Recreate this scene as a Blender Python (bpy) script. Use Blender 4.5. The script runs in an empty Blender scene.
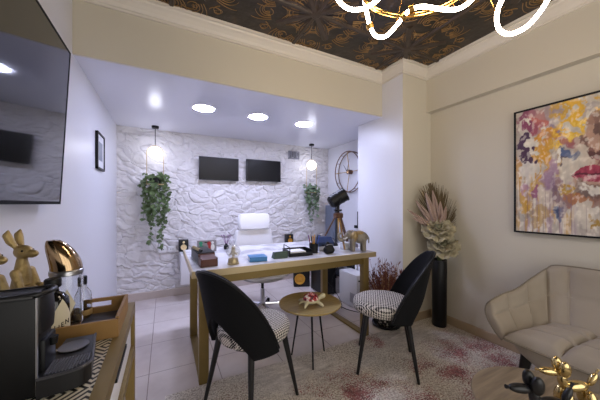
import bpy, bmesh, math, random
from mathutils import Vector, Matrix, noise
PI = math.pi
C = bpy.context.scene.collection
random.seed(7)

# ------------------------------------------------------------------ materials
def lin(h):
    if isinstance(h, str):
        h = h.lstrip('#'); v = [int(h[i:i+2], 16)/255 for i in (0, 2, 4)]
    else:
        v = h
    return tuple(c/12.92 if c <= .04045 else ((c+.055)/1.055)**2.4 for c in v)

MATS = {}
def mat(name, col, rough=.5, metal=0., spec=.5, alpha=1., bump=0., bscale=60., var=0., vscale=8., emit=None, estr=0., trans=0., coat=0., sheen=0., ior=1.45):
    m = bpy.data.materials.new(name); m.use_nodes = True
    nt = m.node_tree; b = nt.nodes['Principled BSDF']
    c = lin(col)
    b.inputs['Base Color'].default_value = (*c, 1)
    b.inputs['Roughness'].default_value = rough
    b.inputs['Metallic'].default_value = metal
    b.inputs['Specular IOR Level'].default_value = spec
    b.inputs['IOR'].default_value = ior
    b.inputs['Alpha'].default_value = alpha
    b.inputs['Transmission Weight'].default_value = trans
    b.inputs['Coat Weight'].default_value = coat
    b.inputs['Sheen Weight'].default_value = sheen
    if emit:
        b.inputs['Emission Color'].default_value = (*lin(emit), 1)
        b.inputs['Emission Strength'].default_value = estr
    tc = nt.nodes.new('ShaderNodeTexCoord')
    if var > 0:
        n = nt.nodes.new('ShaderNodeTexNoise'); n.inputs['Scale'].default_value = vscale; n.inputs['Detail'].default_value = 5
        nt.links.new(tc.outputs['Object'], n.inputs['Vector'])
        mx = nt.nodes.new('ShaderNodeMix'); mx.data_type = 'RGBA'
        mx.inputs[6].default_value = (*[max(0, x*(1-var)) for x in c], 1)
        mx.inputs[7].default_value = (*[min(1, x*(1+var)) for x in c], 1)
        nt.links.new(n.outputs['Fac'], mx.inputs[0]); nt.links.new(mx.outputs[2], b.inputs['Base Color'])
    if bump > 0:
        n2 = nt.nodes.new('ShaderNodeTexNoise'); n2.inputs['Scale'].default_value = bscale; n2.inputs['Detail'].default_value = 4
        nt.links.new(tc.outputs['Object'], n2.inputs['Vector'])
        bp = nt.nodes.new('ShaderNodeBump'); bp.inputs['Strength'].default_value = bump; bp.inputs['Distance'].default_value = .01
        nt.links.new(n2.outputs['Fac'], bp.inputs['Height']); nt.links.new(bp.outputs['Normal'], b.inputs['Normal'])
    MATS[name] = m
    return m

class NT:
    """small helper to write node graphs"""
    def __init__(s, m):
        s.nt = m.node_tree; s.b = s.nt.nodes['Principled BSDF']
    def n(s, t, **kw):
        o = s.nt.nodes.new(t)
        for k, v in kw.items(): setattr(o, k, v)
        return o
    def l(s, a, b): s.nt.links.new(a, b)
    def math(s, op, a, b=None, c=None):
        o = s.n('ShaderNodeMath', operation=op)
        for i, v in enumerate((a, b, c)):
            if v is None: continue
            if isinstance(v, (int, float)): o.inputs[i].default_value = v
            else: s.l(v, o.inputs[i])
        return o.outputs[0]
    def mix(s, f, a, b):
        o = s.n('ShaderNodeMix', data_type='RGBA')
        for i, v in ((0, f), (6, a), (7, b)):
            if isinstance(v, (int, float)): o.inputs[i].default_value = v
            elif isinstance(v, tuple): o.inputs[i].default_value = (*v, 1)
            else: s.l(v, o.inputs[i])
        return o.outputs[2]
    def xyz(s):
        t = s.n('ShaderNodeTexCoord'); x = s.n('ShaderNodeSeparateXYZ'); s.l(t.outputs['Object'], x.inputs[0])
        return t.outputs['Object'], x.outputs[0], x.outputs[1], x.outputs[2]
    def noise(s, vec, scale, detail=4, rough=.5):
        o = s.n('ShaderNodeTexNoise'); o.inputs['Scale'].default_value = scale; o.inputs['Detail'].default_value = detail
        o.inputs['Roughness'].default_value = rough
        s.l(vec, o.inputs['Vector']); return o.outputs['Fac']
    def bump(s, h, strength=.3, dist=.01):
        o = s.n('ShaderNodeBump'); o.inputs['Strength'].default_value = strength; o.inputs['Distance'].default_value = dist
        s.l(h, o.inputs['Height']); s.l(o.outputs['Normal'], s.b.inputs['Normal'])
    def ramp(s, f, stops):
        o = s.n('ShaderNodeValToRGB'); e = o.color_ramp.elements
        while len(e) < len(stops): e.new(.5)
        for el, (p, c) in zip(e, stops): el.position = p; el.color = (*c, 1)
        s.l(f, o.inputs[0]); return o.outputs[0]

wall_paint = mat('wall_paint', '#cbc4b4', .42, bump=.03, bscale=220)
gloss_paint = mat('gloss_wall_paint', '#dcdce2', .34, bump=.02, bscale=40)
gloss_ceiling = mat('gloss_ceiling', '#dcdce6', .2)
crown_m = mat('crown_plaster', '#d8d1c5', .45)
stone_m = mat('stone_plaster', '#d8d5d6', .62, bump=.32, bscale=45)
base_m = mat('baseboard_tile', '#a8947a', .4, var=.12, vscale=6)
base_alc = mat('baseboard_pale_tile', '#c3b6ae', .35, var=.08, vscale=6)
black_m = mat('black_plastic', '#17171a', .38)
satin_black = mat('satin_black', '#0c0d0f', .45, spec=.35)
gloss_black = mat('black_bottle_glass', '#08080a', .09, coat=.3)
screen_m = mat('matt_screen', '#0a0a0c', .38, spec=.3)
steel_m = mat('brushed_steel', '#b9b9bd', .28, 1)
chrome_m = mat('chrome', '#e3e3e6', .12, 1)
gold_m = mat('champagne_gold', '#857143', .42, .5, var=.07, vscale=20)
brass_m = mat('polished_brass', '#d5a85a', .2, 1)
copper_m = mat('polished_copper_lid', '#a58c6c', .12, 1)
antique_gold = mat('antique_gold', '#aa9464', .42, .6, var=.3, vscale=30, bump=.3, bscale=120)
white_lac = mat('white_lacquer', '#e6e6ea', .3)
white_leather = mat('white_leather', '#e9e9ee', .42, bump=.06, bscale=160)
shell_m = mat('black_fabric', '#0b0c0f', .8, spec=.25, bump=.15, bscale=300)
leg_black = mat('black_leg_metal', '#121214', .4)
wood_tripod = mat('walnut_wood', '#573922', .45, var=.3, vscale=25)
tray_wood = mat('tray_wood', '#94703f', .5, var=.18, vscale=18)
tray_bottom = mat('tray_dark_base', '#46454c', .5)
glass_m = mat('clear_glass', '#f4f6f8', .02, trans=1., ior=1.45)
amber_m = mat('amber_liquor', '#c99a45', .03, trans=.9, ior=1.33)
label_m = mat('cream_label', '#d9cfb4', .6)
ink_m = mat('label_ink', '#26211c', .7)
leaf_m = mat('ivy_leaf', '#56693f', .5, var=.5, vscale=11)
leaf_b = mat('pale_ivy_leaf', '#62775a', .5, var=.45, vscale=14)
stem_m = mat('ivy_stem', '#55633c', .6)
mat_white = mat('mat_board', '#d8d8dc', .6)
led_m = mat('led_tube', '#ffffff', .4, emit='#ffead0', estr=29.)
globe_m = mat('globe_light', '#ffffff', .3, emit='#eef0ff', estr=6.)
down_m = mat('downlight_diffuser', '#ffffff', .4, emit='#d2d8ff', estr=104.)
down_trim = mat('downlight_trim', '#f2f2f4', .4)
vent_m = mat('grey_vent', '#9a9aa2', .5)
velvet_m = mat('beige_velvet', '#9d9283', .8, sheen=.12, bump=.08, bscale=250, var=.06, vscale=5)
piping_m = mat('dark_piping', '#7d7363', .7)
turtle_m = mat('cream_ceramic', '#cfc7a4', .35, var=.1, vscale=40)
red_m = mat('red_enamel', '#a5242c', .3)
proteas_m = mat('dried_pink_blade', '#b0988c', .75, var=.22, vscale=22)
magnolia_m = mat('cream_petal', '#a49b80', .75, var=.5, vscale=30)
dark_petal = mat('olive_petal', '#6d6a50', .7)
pampas_m = mat('dark_pampas', '#6b5c43', .85, var=.3, vscale=30)
bush_m = mat('dried_red_brown', '#744639', .8, var=.35, vscale=25)
bush_tan = mat('dried_tan_stem', '#b98d5d', .75)
blue_book = mat('blue_book_cover', '#3d80b8', .4)
green_m = mat('dark_green_leatherette', '#46584e', .55)
paper_m = mat('paper_white', '#e8e8ea', .7)
wallet_wood = mat('reddish_wood', '#5d3425', .4, var=.3, vscale=20)
navy_m = mat('navy_plastic', '#2b3a5e', .35)
cone_m = mat('amber_speaker_cone', '#d9a13f', .35, .3)
cream_cone = mat('cream_speaker_cone', '#e6cf9c', .5)
purple_m = mat('purple_reed', '#7d3f86', .5)
grey_blue = mat('slate_blue_panel', '#6c7484', .4)
elephant_m = mat('elephant_resin', '#8a8275', .45, .2, var=.35, vscale=45, bump=.4, bscale=90)
wheel_bronze = mat('bronze_metal', '#6d5245', .4, .8)
gold_foil = mat('gold_balloon', '#d2bb85', .16, .95)
black_balloon = mat('black_balloon', '#141416', .35)
cable_m = mat('black_cable', '#101012', .5)
rug_tassel = mat('socket_white', '#e4e4e6', .4)
green_toy = mat('green_figure', '#2f8f6c', .5)

# desk top: white marble
m = mat('white_marble_top', '#d9d9dc', .18); g = NT(m)
v, x, y, z = g.xyz()
g.l(g.ramp(g.noise(v, 3.2, 8, .6), [(.42, lin('#b9b9c0')), (.5, lin('#dddde0')), (.62, lin('#e4e4e6'))]), g.b.inputs['Base Color'])
marble_m = m
# floor tiles
m = mat('floor_tiles', '#cfc4bd', .3); g = NT(m)
v, x, y, z = g.xyz()
S = .45
fx = g.math('ABSOLUTE', g.math('SUBTRACT', g.math('FRACT', g.math('DIVIDE', g.math('ADD', x, .1 + S*.5 + 9*S), S)), .5))
fy = g.math('ABSOLUTE', g.math('SUBTRACT', g.math('FRACT', g.math('DIVIDE', g.math('ADD', y, -2.13 + S*.5 + 18*S), S)), .5))
gr = g.math('LESS_THAN', g.math('MINIMUM', fx, fy), .006)
nn = g.noise(v, 2.2, 6, .6)
base = g.ramp(nn, [(.35, lin('#cdc1bb')), (.5, lin('#d8cdc7')), (.68, lin('#e0d7d2'))])
g.l(g.mix(gr, base, lin('#93847c')), g.b.inputs['Base Color'])
g.l(g.math('ADD', g.math('MULTIPLY', gr, .3), .26), g.b.inputs['Roughness'])
g.bump(g.math('SUBTRACT', 1., gr), .4, .003)
floor_m = m
# houndstooth
m = mat('houndstooth_fabric', '#c9c4bd', .85); g = NT(m)
v, x, y, z = g.xyz()
P = .0165
a = g.math('LESS_THAN', g.math('FRACT', g.math('DIVIDE', g.math('ADD', x, 3.), P)), .5)
b = g.math('LESS_THAN', g.math('FRACT', g.math('DIVIDE', g.math('ADD', g.math('ADD', y, z), 3.), P)), .5)
d = g.math('LESS_THAN', g.math('FRACT', g.math('DIVIDE', g.math('ADD', g.math('ADD', x, y), 3.), P*.5)), .5)
# both dark -> dark, both light -> light, else twill stripes
ssum = g.math('ADD', a, b)
f = g.math('GREATER_THAN', g.math('ADD', ssum, g.math('MULTIPLY', d, .99)), 1.5)
g.l(g.mix(f, lin('#d6cfc6'), lin('#141317')), g.b.inputs['Base Color'])
hound_m = m
# geometric console top
m = mat('geometric_black_white_top', '#d9d2c0', .4); g = NT(m)
v, x, y, z = g.xyz()
px_ = g.math('ABSOLUTE', g.math('SUBTRACT', g.math('FRACT', g.math('DIVIDE', g.math('ADD', x, 5.02), .118)), .5))
py_ = g.math('ABSOLUTE', g.math('SUBTRACT', g.math('FRACT', g.math('DIVIDE', g.math('ADD', y, 5.06), .118)), .5))
dd = g.math('ADD', px_, py_)
f = g.math('LESS_THAN', g.math('FRACT', g.math('MULTIPLY', dd, 7.)), .47)
g.l(g.mix(f, lin('#cfc7b3'), lin('#1b1a1a')), g.b.inputs['Base Color'])
geo_m = m
# side table light wood
m = mat('pale_oak_wood', '#a08a6c', .45); g = NT(m)
v, x, y, z = g.xyz()
mp = g.n('ShaderNodeMapping'); mp.inputs['Rotation'].default_value = (0, 0, .35); mp.inputs['Scale'].default_value = (3, 38, 3)
g.l(v, mp.inputs[0])
g.l(g.ramp(g.noise(mp.outputs[0], 1.0, 6, .6), [(.3, lin('#6f604d')), (.5, lin('#87775f')), (.7, lin('#9c8a70'))]), g.b.inputs['Base Color'])
oak_m = m
# gold top of the little table
m = mat('brushed_gold_top', '#a98f5e', .36, .35); g = NT(m)
v, x, y, z = g.xyz()
mp = g.n('ShaderNodeMapping'); mp.inputs['Scale'].default_value = (4, 60, 4); g.l(v, mp.inputs[0])
g.l(g.ramp(g.noise(mp.outputs[0], 1.2, 4, .5), [(.3, lin('#a08850')), (.7, lin('#b8a268'))]), g.b.inputs['Base Color'])
goldtop_m = m
# rug: colour attribute for the large stains + fine speckle
m = mat('rug_pile', '#a39a94', .95); g = NT(m)
v, x, y, z = g.xyz()
at = g.n('ShaderNodeVertexColor'); at.layer_name = 'stain'
sep = g.n('ShaderNodeSeparateColor'); g.l(at.outputs[0], sep.inputs[0])
big = g.noise(v, 2.6, 5, .65)
mp = g.n('ShaderNodeMapping'); mp.inputs['Scale'].default_value = (9, 34, 1); mp.inputs['Rotation'].default_value = (0, 0, .1); g.l(v, mp.inputs[0])
strk = g.noise(mp.outputs[0], 1.0, 5, .6)
gcol = g.ramp(g.math('ADD', g.math('MULTIPLY', big, .55), g.math('MULTIPLY', strk, .45)), [(.36, lin('#7d7874')), (.47, lin('#b8b2ac')), (.58, lin('#e2dcd5'))])
bei = g.ramp(g.noise(v, 95, 3, .7), [(.34, lin('#7d6c5a')), (.48, lin('#c3b7a6')), (.6, lin('#e8e0d2'))])
c1 = g.mix(sep.outputs[1], gcol, bei)
sp = g.noise(v, 105, 2, .6)
redf = g.math('GREATER_THAN', g.math('ADD', sp, g.math('MULTIPLY', g.math('SUBTRACT', sep.outputs[0], .5), .44)), .57)
redc = g.ramp(g.noise(v, 30, 2), [(.35, lin('#662630')), (.5, lin('#853840')), (.7, lin('#a35c5c'))])
g.l(g.mix(g.math('MULTIPLY', redf, .85), c1, redc), g.b.inputs['Base Color'])
g.bump(g.noise(v, 220, 2), .6, .006)
rug_m = m
# painting / attribute driven pigment
m = mat('canvas_paint', '#ffffff', .5); g = NT(m)
at = g.n('ShaderNodeVertexColor'); at.layer_name = 'pigment'; g.l(at.outputs[0], g.b.inputs['Base Color'])
v, x, y, z = g.xyz(); g.bump(g.noise(v, 60, 5), .25, .004)
canvas_m = m
# dark embossed ceiling
m = mat('dark_embossed_tile', '#2c2622', .4); g = NT(m)
v, x, y, z = g.xyz()
g.l(g.ramp(g.noise(v, 5, 6, .6), [(.35, lin('#1c1917')), (.55, lin('#332b26')), (.72, lin('#51412f'))]), g.b.inputs['Base Color'])
g.bump(g.noise(v, 12, 4), .4, .02)
darkceil_m = m
scroll_m = mat('gilt_scroll', '#97774c', .45, .4, var=.25, vscale=9)
rib_m = mat('dark_rib', '#40352d', .38, var=.3, vscale=10)
hoop_m = mat('pale_brass_hoop', '#b8a27a', .4, .5)
# granite-like white speckle for red turtle shell
m = mat('flower_shell', '#a5242c', .35); g = NT(m)
v, x, y, z = g.xyz()
g.l(g.ramp(g.noise(v, 48, 2, .6), [(.40, lin('#3c1420')), (.47, lin('#9c1d28')), (.55, lin('#b5323a')), (.60, lin('#e6d8d2'))]), g.b.inputs['Base Color'])
shell_red = m
# perforated/ studded planter
m = mat('studded_black_planter', '#18181a', .5); g = NT(m)
v, x, y, z = g.xyz()
vo = g.n('ShaderNodeTexVoronoi'); vo.inputs['Scale'].default_value = 34; g.l(v, vo.inputs['Vector'])
g.l(g.mix(g.math('LESS_THAN', vo.outputs['Distance'], .33), lin('#141416'), lin('#b8aea4')), g.b.inputs['Base Color'])
planter_m = m

# ------------------------------------------------------------------ mesh helpers
def orient(d):
    d = Vector(d).normalized()
    return d.to_track_quat('Z', 'Y').to_matrix().to_4x4()

class MB:
    def __init__(s): s.bm = bmesh.new()
    def box(s, a, b, bev=0., rot=None, seg=2):
        a = Vector(a); b = Vector(b); c = (a+b)/2; d = b-a
        t = bmesh.new(); bmesh.ops.create_cube(t, size=1)
        bmesh.ops.scale(t, vec=(abs(d.x), abs(d.y), abs(d.z)), verts=t.verts)
        if bev > 0:
            bmesh.ops.bevel(t, geom=list(t.edges), offset=bev, segments=seg, affect='EDGES', profile=.5)
        M = Matrix.Translation(c)
        if rot is not None: M = M @ rot
        bmesh.ops.transform(t, matrix=M, verts=t.verts); s.add(t); return s
    def add(s, t):
        me = bpy.data.meshes.new('tmp'); t.to_mesh(me); t.free(); s.bm.from_mesh(me); bpy.data.meshes.remove(me)
    def cyl(s, p0, p1, r0, r1=None, seg=20, caps=True):
        r1 = r0 if r1 is None else r1
        p0 = Vector(p0); p1 = Vector(p1); L = (p1-p0).length
        t = bmesh.new(); bmesh.ops.create_cone(t, cap_ends=caps, segments=seg, radius1=r0, radius2=r1, depth=L)
        bmesh.ops.transform(t, matrix=Matrix.Translation((p0+p1)/2) @ orient(p1-p0), verts=t.verts); s.add(t); return s
    def ball(s, c, r, seg=20, rot=None):
        t = bmesh.new(); bmesh.ops.create_uvsphere(t, u_segments=seg, v_segments=max(6, seg//2+2), radius=1)
        rr = r if isinstance(r, (tuple, list)) else (r, r, r)
        M = Matrix.Translation(c)
        if rot is not None: M = M @ rot
        bmesh.ops.transform(t, matrix=M @ Matrix.Diagonal((*rr, 1)), verts=t.verts); s.add(t); return s
    def lathe(s, prof, c=(0, 0, 0), seg=32, close=False):
        bm = s.bm; c = Vector(c); rings = []
        for r, z in prof:
            if r <= 1e-6: rings.append([bm.verts.new(c+Vector((0, 0, z)))])
            else: rings.append([bm.verts.new(c+Vector((r*math.cos(2*PI*i/seg), r*math.sin(2*PI*i/seg), z))) for i in range(seg)])
        pr = list(zip(rings[:-1], rings[1:]))
        if close: pr.append((rings[-1], rings[0]))
        for A, B in pr:
            for i in range(seg):
                j = (i+1) % seg
                if len(A) == 1 and len(B) == 1: continue
                if len(A) == 1: bm.faces.new((A[0], B[j], B[i]))
                elif len(B) == 1: bm.faces.new((A[i], A[j], B[0]))
                else: bm.faces.new((A[i], A[j], B[j], B[i]))
        return s
    def tube(s, pts, r, seg=10, closed=False):
        pts = [Vector(p) for p in pts]; n = len(pts); bm = s.bm; rings = []
        up = None
        for i, p in enumerate(pts):
            if closed: t = pts[(i+1) % n]-pts[i-1]
            else: t = pts[min(i+1, n-1)]-pts[max(i-1, 0)]
            if t.length < 1e-9: t = Vector((0, 0, 1))
            t.normalize()
            if up is None:
                up = t.orthogonal().normalized()
            else:
                up = (up - t*up.dot(t))
                if up.length < 1e-6: up = t.orthogonal()
                up.normalize()
            w = t.cross(up); rad = r[i] if isinstance(r, (list, tuple)) else r
            rings.append([bm.verts.new(p+rad*(math.cos(2*PI*k/seg)*up+math.sin(2*PI*k/seg)*w)) for k in range(seg)])
        for i in range(n if closed else n-1):
            A = rings[i]; B = rings[(i+1) % n]
            off = 0
            if closed and i == n-1:
                off = min(range(seg), key=lambda o: (A[0].co-B[o].co).length)
            for k in range(seg):
                bm.faces.new((A[k], A[(k+1) % seg], B[(k+1+off) % seg], B[(k+off) % seg]))
        if not closed:
            bm.faces.new(list(reversed(rings[0]))); bm.faces.new(rings[-1])
        return s
    def poly(s, pts):
        s.bm.faces.new([s.bm.verts.new(p) for p in pts]); return s
    def prism(s, pts, d):
        d = Vector(d); A = [s.bm.verts.new(Vector(p)) for p in pts]; B = [s.bm.verts.new(Vector(p)+d) for p in pts]; n = len(pts)
        s.bm.faces.new(A); s.bm.faces.new(list(reversed(B)))
        for i in range(n): s.bm.faces.new((A[i], B[i], B[(i+1) % n], A[(i+1) % n]))
        return s
    def grid(s, f, nu, nv, wrap=False):
        R = [[s.bm.verts.new(f(i/(nu if wrap else nu-1), j/(nv-1))) for j in range(nv)] for i in range(nu)]
        for i in range(nu if wrap else nu-1):
            for j in range(nv-1):
                k = (i+1) % nu
                s.bm.faces.new((R[i][j], R[k][j], R[k][j+1], R[i][j+1]))
        return R
    def build(s, name, m, parent=None, loc=(0, 0, 0), rz=0., smooth=True, angle=40):
        bmesh.ops.recalc_face_normals(s.bm, faces=list(s.bm.faces))
        me = bpy.data.meshes.new(name); s.bm.to_mesh(me); s.bm.free()
        o = bpy.data.objects.new(name, me); C.objects.link(o)
        me.materials.append(m)
        if smooth:
            me.polygons.foreach_set('use_smooth', [True]*len(me.polygons))
            try: me.set_sharp_from_angle(angle=math.radians(angle))
            except Exception: pass
        o.location = loc; o.rotation_euler = (0, 0, rz)
        if parent is not None: o.parent = parent
        return o

def tag(o, label, cat, group=None):
    o['label'] = label; o['category'] = cat
    if group: o['group'] = group
    return o
def thing(name, label, cat, loc=(0, 0, 0), rz=0., group=None):
    o = bpy.data.objects.new(name, None); C.objects.link(o); o.location = loc; o.rotation_euler = (0, 0, rz)
    o.empty_display_size = .05
    return tag(o, label, cat, group)
def struct(name, mb, m, parent=None, smooth=False):
    o = mb.build(name, m, parent, smooth=smooth)
    if parent is None: o['kind'] = 'structure'
    return o
def dup(root, loc, rz, label, group=None):
    def cp(o, par):
        c = o.copy(); C.objects.link(c)
        if par is not None: c.parent = par
        for ch in list(o.children): cp(ch, c)
        return c
    r = cp(root, None); r.location = loc; r.rotation_euler = (0, 0, rz); r['label'] = label
    if group: r['group'] = group
    return r
def apply_mod(o, typ, **kw):
    md = o.modifiers.new('m', typ)
    for k, v in kw.items(): setattr(md, k, v)
    bpy.context.view_layer.update()
    dg = bpy.context.evaluated_depsgraph_get()
    me = bpy.data.meshes.new_from_object(o.evaluated_get(dg)); mats = list(o.data.materials)
    o.modifiers.clear(); old = o.data; o.data = me
    if not me.materials:
        for mm in mats: me.materials.append(mm)
    bpy.data.meshes.remove(old)
    me.polygons.foreach_set('use_smooth', [True]*len(me.polygons))
    return o
def blob(mb, name, m, parent=None, loc=(0, 0, 0), rz=0., vox=.004, sm=6):
    """fuse overlapping shapes into one continuous organic surface"""
    o = mb.build(name, m, parent, loc, rz)
    apply_mod(o, 'REMESH', mode='VOXEL', voxel_size=vox)
    apply_mod(o, 'SMOOTH', factor=.5, iterations=sm)
    return o
def limb(mb, pts, rs, n=6):
    """tapered chain of balls joined by cones"""
    for (p, r), (q, s) in zip(zip(pts[:-1], rs[:-1]), zip(pts[1:], rs[1:])):
        mb.cyl(p, q, r, s, seg=14)
    for p, r in zip(pts, rs): mb.ball(p, r, seg=14)
def spline(pts, n=8, closed=False):
    pts = [Vector(p) for p in pts]; out = []; N = len(pts)
    rng = N if closed else N-1
    for i in range(rng):
        if closed: p0, p1, p2, p3 = pts[i-1], pts[i], pts[(i+1) % N], pts[(i+2) % N]
        else: p0, p1, p2, p3 = pts[max(i-1, 0)], pts[i], pts[i+1], pts[min(i+2, N-1)]
        for k in range(n):
            t = k/n
            out.append(.5*((2*p1)+(-p0+p2)*t+(2*p0-5*p1+4*p2-p3)*t*t+(-p0+3*p1-3*p2+p3)*t**3))
    if not closed: out.append(pts[-1])
    return out
def text_mesh(name, txt, size, m, parent, loc, rot, depth=.0004):
    cu = bpy.data.curves.new(name, 'FONT'); cu.body = txt; cu.size = size; cu.extrude = depth; cu.align_x = 'CENTER'; cu.align_y = 'CENTER'
    t = bpy.data.objects.new(name, cu); C.objects.link(t); bpy.context.view_layer.update()
    me = bpy.data.meshes.new_from_object(t.evaluated_get(bpy.context.evaluated_depsgraph_get()))
    C.objects.unlink(t); bpy.data.objects.remove(t); bpy.data.curves.remove(cu)
    o = bpy.data.objects.new(name, me); C.objects.link(o); me.materials.clear(); me.materials.append(m)
    o.parent = parent; o.location = loc; o.rotation_euler = rot
    return o
def fb(p, s=1., o=4):
    return noise.fractal(Vector(p)*s, 1., 2., o, noise_basis='PERLIN_ORIGINAL')
def paint(o, layer, f):
    me = o.data; ca = me.color_attributes.new(layer, 'FLOAT_COLOR', 'POINT')
    for i, vtx in enumerate(me.vertices):
        ca.data[i].color = (*f(vtx.co), 1)
#SECTIONS
# ------------------------------------------------------------------ the room
LW, RW, BW = -.52, 2.52, 3.85
def sbox(name, a, b, m): return struct(name, MB().box(a, b), m)
sbox('floor', (-.64, -1.3, -.1), (2.66, 4.0, 0), floor_m)
sbox('wall_left', (LW-.1, -1.3, 0), (LW, 4.0, 2.7), gloss_paint)
sbox('wall_right', (RW, -1.2, 0), (RW+.1, 1.85, 2.7), wall_paint)
struct('wall_front', MB().box((LW, -1.3, 0), (RW+.1, -1.2, .30)).box((LW, -1.3, 2.30), (RW+.1, -1.2, 2.7)).box((LW, -1.3, .30), (-.35, -1.2, 2.30)).box((2.35, -1.3, .30), (RW+.1, -1.2, 2.30)), wall_paint)  # unseen wall; its wide opening is added so world light fills the room
wf = MB()
for xx in (-.35, .54, 1.43, 2.31): wf.box((xx, -1.27, .30), (xx+.04, -1.22, 2.30))
wf.box((-.35, -1.27, .30), (2.35, -1.22, .34)); wf.box((-.35, -1.27, 2.26), (2.35, -1.22, 2.30))
struct('fill_opening_frame', wf, satin_black)  # made-up frame for the added fill-light opening behind the camera
sbox('wall_alcove_right', (RW, 2.53, 0), (RW+.1, 4.0, 2.2), gloss_paint)
# the pier: painted front; glossy sides whose cooler colour stands in for alcove light
pier = sbox('wall_pier', (2.10, 1.85, 0), (RW+.1, 2.53, 2.7), wall_paint)
pier.data.materials.append(gloss_paint)
for f in pier.data.polygons:
    if f.normal.x < -.5 or f.normal.y > .5: f.material_index = 1
sbox('wall_beam', (LW, 2.13, 2.15), (2.10, 2.15, 2.62), wall_paint)
sbox('trim_1', (2.45, -1.2, 2.16), (RW, 1.85, 2.62), wall_paint)          # dropped beam along the right wall
struct('ceiling_alcove', MB().box((LW, 2.15, 2.15), (RW+.1, 4.0, 2.25)), gloss_ceiling)
ceil = sbox('ceiling', (LW, -1.3, 2.60), (RW+.1, 2.15, 2.7), darkceil_m)

# rough cut-stone plaster on the back wall
def stone_h(x, z):
    wx = x + .07*fb((x*4, z*4, 1.3)); wz = z + .06*fb((x*4, z*5, 7.7)) + .10*math.sin(x*2.1)
    q = Vector((wx/.18, wz/.092, 3.1))
    d, pts = noise.voronoi(q)
    p = pts[0]
    h1 = math.sin(p.x*12.9+p.y*78.2)*43758.5; h1 -= math.floor(h1)
    h2 = math.sin(p.x*39.3+p.y*11.1)*24634.6; h2 -= math.floor(h2)
    h3 = math.sin(p.x*7.3+p.y*53.7)*13758.1; h3 -= math.floor(h3)
    e = min(1., (d[1]-d[0])/.16); e = e*e*(3-2*e)
    tilt = (q.x-p.x)*(h1-.5)*.03 + (q.y-p.y)*(h2-.35)*.03
    return .004 + e*(.009+.011*h3+tilt) + .009*(1-abs(2*fb((wx*5, wz*9, 4.4)))) + .004*fb((x*16, z*20, 2.))
mb = MB()
NXs, NZs = 400, 300
mb.grid(lambda u, w: Vector((LW+(RW-LW)*u, BW-stone_h(LW+(RW-LW)*u, 2.15*w), 2.15*w)), NXs, NZs)
o = struct('wall_back', mb, stone_m, smooth=True)
sbox('trim_2', (LW-.1, BW+.02, 0), (RW+.1, BW+.12, 2.2), stone_m)          # solid wall behind the cladding

# crown moulding following the beam, the pier and the right hand beam
def sweep(path, norms, prof):
    mb = MB(); rows = []
    for i, p in enumerate(path):
        ns = []
        if i > 0: ns.append(norms[i-1])
        if i < len(norms): ns.append(norms[i])
        off = Vector((0, 0))
        for nn_ in ns: off += Vector(nn_)
        rows.append([mb.bm.verts.new((p[0]+off.x*d, p[1]+off.y*d, z)) for d, z in prof])
    for A, B in zip(rows[:-1], rows[1:]):
        for k in range(len(prof)-1): mb.bm.faces.new((A[k], A[k+1], B[k+1], B[k]))
    return mb
path = [(LW, 2.13), (2.10, 2.13), (2.10, 1.85), (2.45, 1.85), (2.45, -1.2)]
nrm = [(0, -1), (-1, 0), (0, -1), (-1, 0)]
crown = [(-.01, 2.497), (.012, 2.497), (.012, 2.512), (.02, 2.516), (.03, 2.535), (.048, 2.555), (.062, 2.566), (.066, 2.578), (.08, 2.580), (.08, 2.602)]
struct('trim_3', sweep(path, nrm, crown), crown_m)
bprof = [(-.005, 0), (.012, 0), (.012, .078), (.008, .084), (-.005, .084)]
struct('baseboard_right', sweep([(2.10, 2.53), (2.10, 1.85), (RW, 1.85), (RW, -1.2)], [(-1, 0), (0, -1), (-1, 0)], bprof), base_m)
struct('baseboard_back', sweep([(LW, BW-.025), (RW, BW-.025)], [(0, -1)], [(-.03, 0), (.012, 0), (.012, .088), (.006, .094), (-.03, .094)]), base_alc)
struct('baseboard_left', sweep([(LW, -1.2), (LW, BW-.03)], [(1, 0)], [(-.005, 0), (.012, 0), (.012, .088), (-.005, .094)]), base_alc)
struct('baseboard_alcove', sweep([(RW, BW-.03), (RW, 2.53)], [(-1, 0)], [(-.005, 0), (.012, 0), (.012, .088), (-.005, .094)]), base_alc)

# embossed ceiling: ribs, star bosses and gilt plumes
T = .95; X0, Y0 = .99, 1.665
ribs = MB(); scr = MB()
def rib(a, b, w=.022, h=.014):
    a = Vector(a); b = Vector(b); d = (b-a).normalized(); s = Vector((-d.y, d.x, 0))*w
    z0 = Vector((0, 0, 2.601)); z1 = Vector((0, 0, 2.601-h))
    A = [a+s+z0, a+s*.45+z1, a-s*.45+z1, a-s+z0]; 
    A = [ribs.bm.verts.new(p) for p in A]; B = [ribs.bm.verts.new(p) for p in (b+s+z0, b+s*.45+z1, b-s*.45+z1, b-s+z0)]
    for k in range(3): ribs.bm.faces.new((A[k], A[k+1], B[k+1], B[k]))
def clampY(y): return max(-1.19, min(2.1, y))
for i in range(-1, 3):
    x = X0+T*i-.0
    if LW < x < RW: rib((x, -1.19, 0), (x, 2.12, 0))
for j in range(-3, 1):
    y = Y0+T*j
    rib((LW, y, 0), (RW, y, 0))
for i in range(-2, 3):
    for j in range(-3, 2):
        c = Vector((X0+T*i, Y0+T*j, 0))
        for ax in range(4):
            a = PI/4+ax*PI/2; d = Vector((math.cos(a), math.sin(a), 0))
            e = c+d*T*.33
            if LW < c.x < RW+.3 and c.y < 2.12 and LW < e.x < RW and e.y < 2.1 and e.y > -1.15: rib(c+d*.03, e, .03, .012)
        if LW < c.x < RW and -1.15 < c.y < 2.1: ribs.lathe([(0, 2.583), (.03, 2.584), (.045, 2.594), (.05, 2.601)], c, 16)
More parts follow.
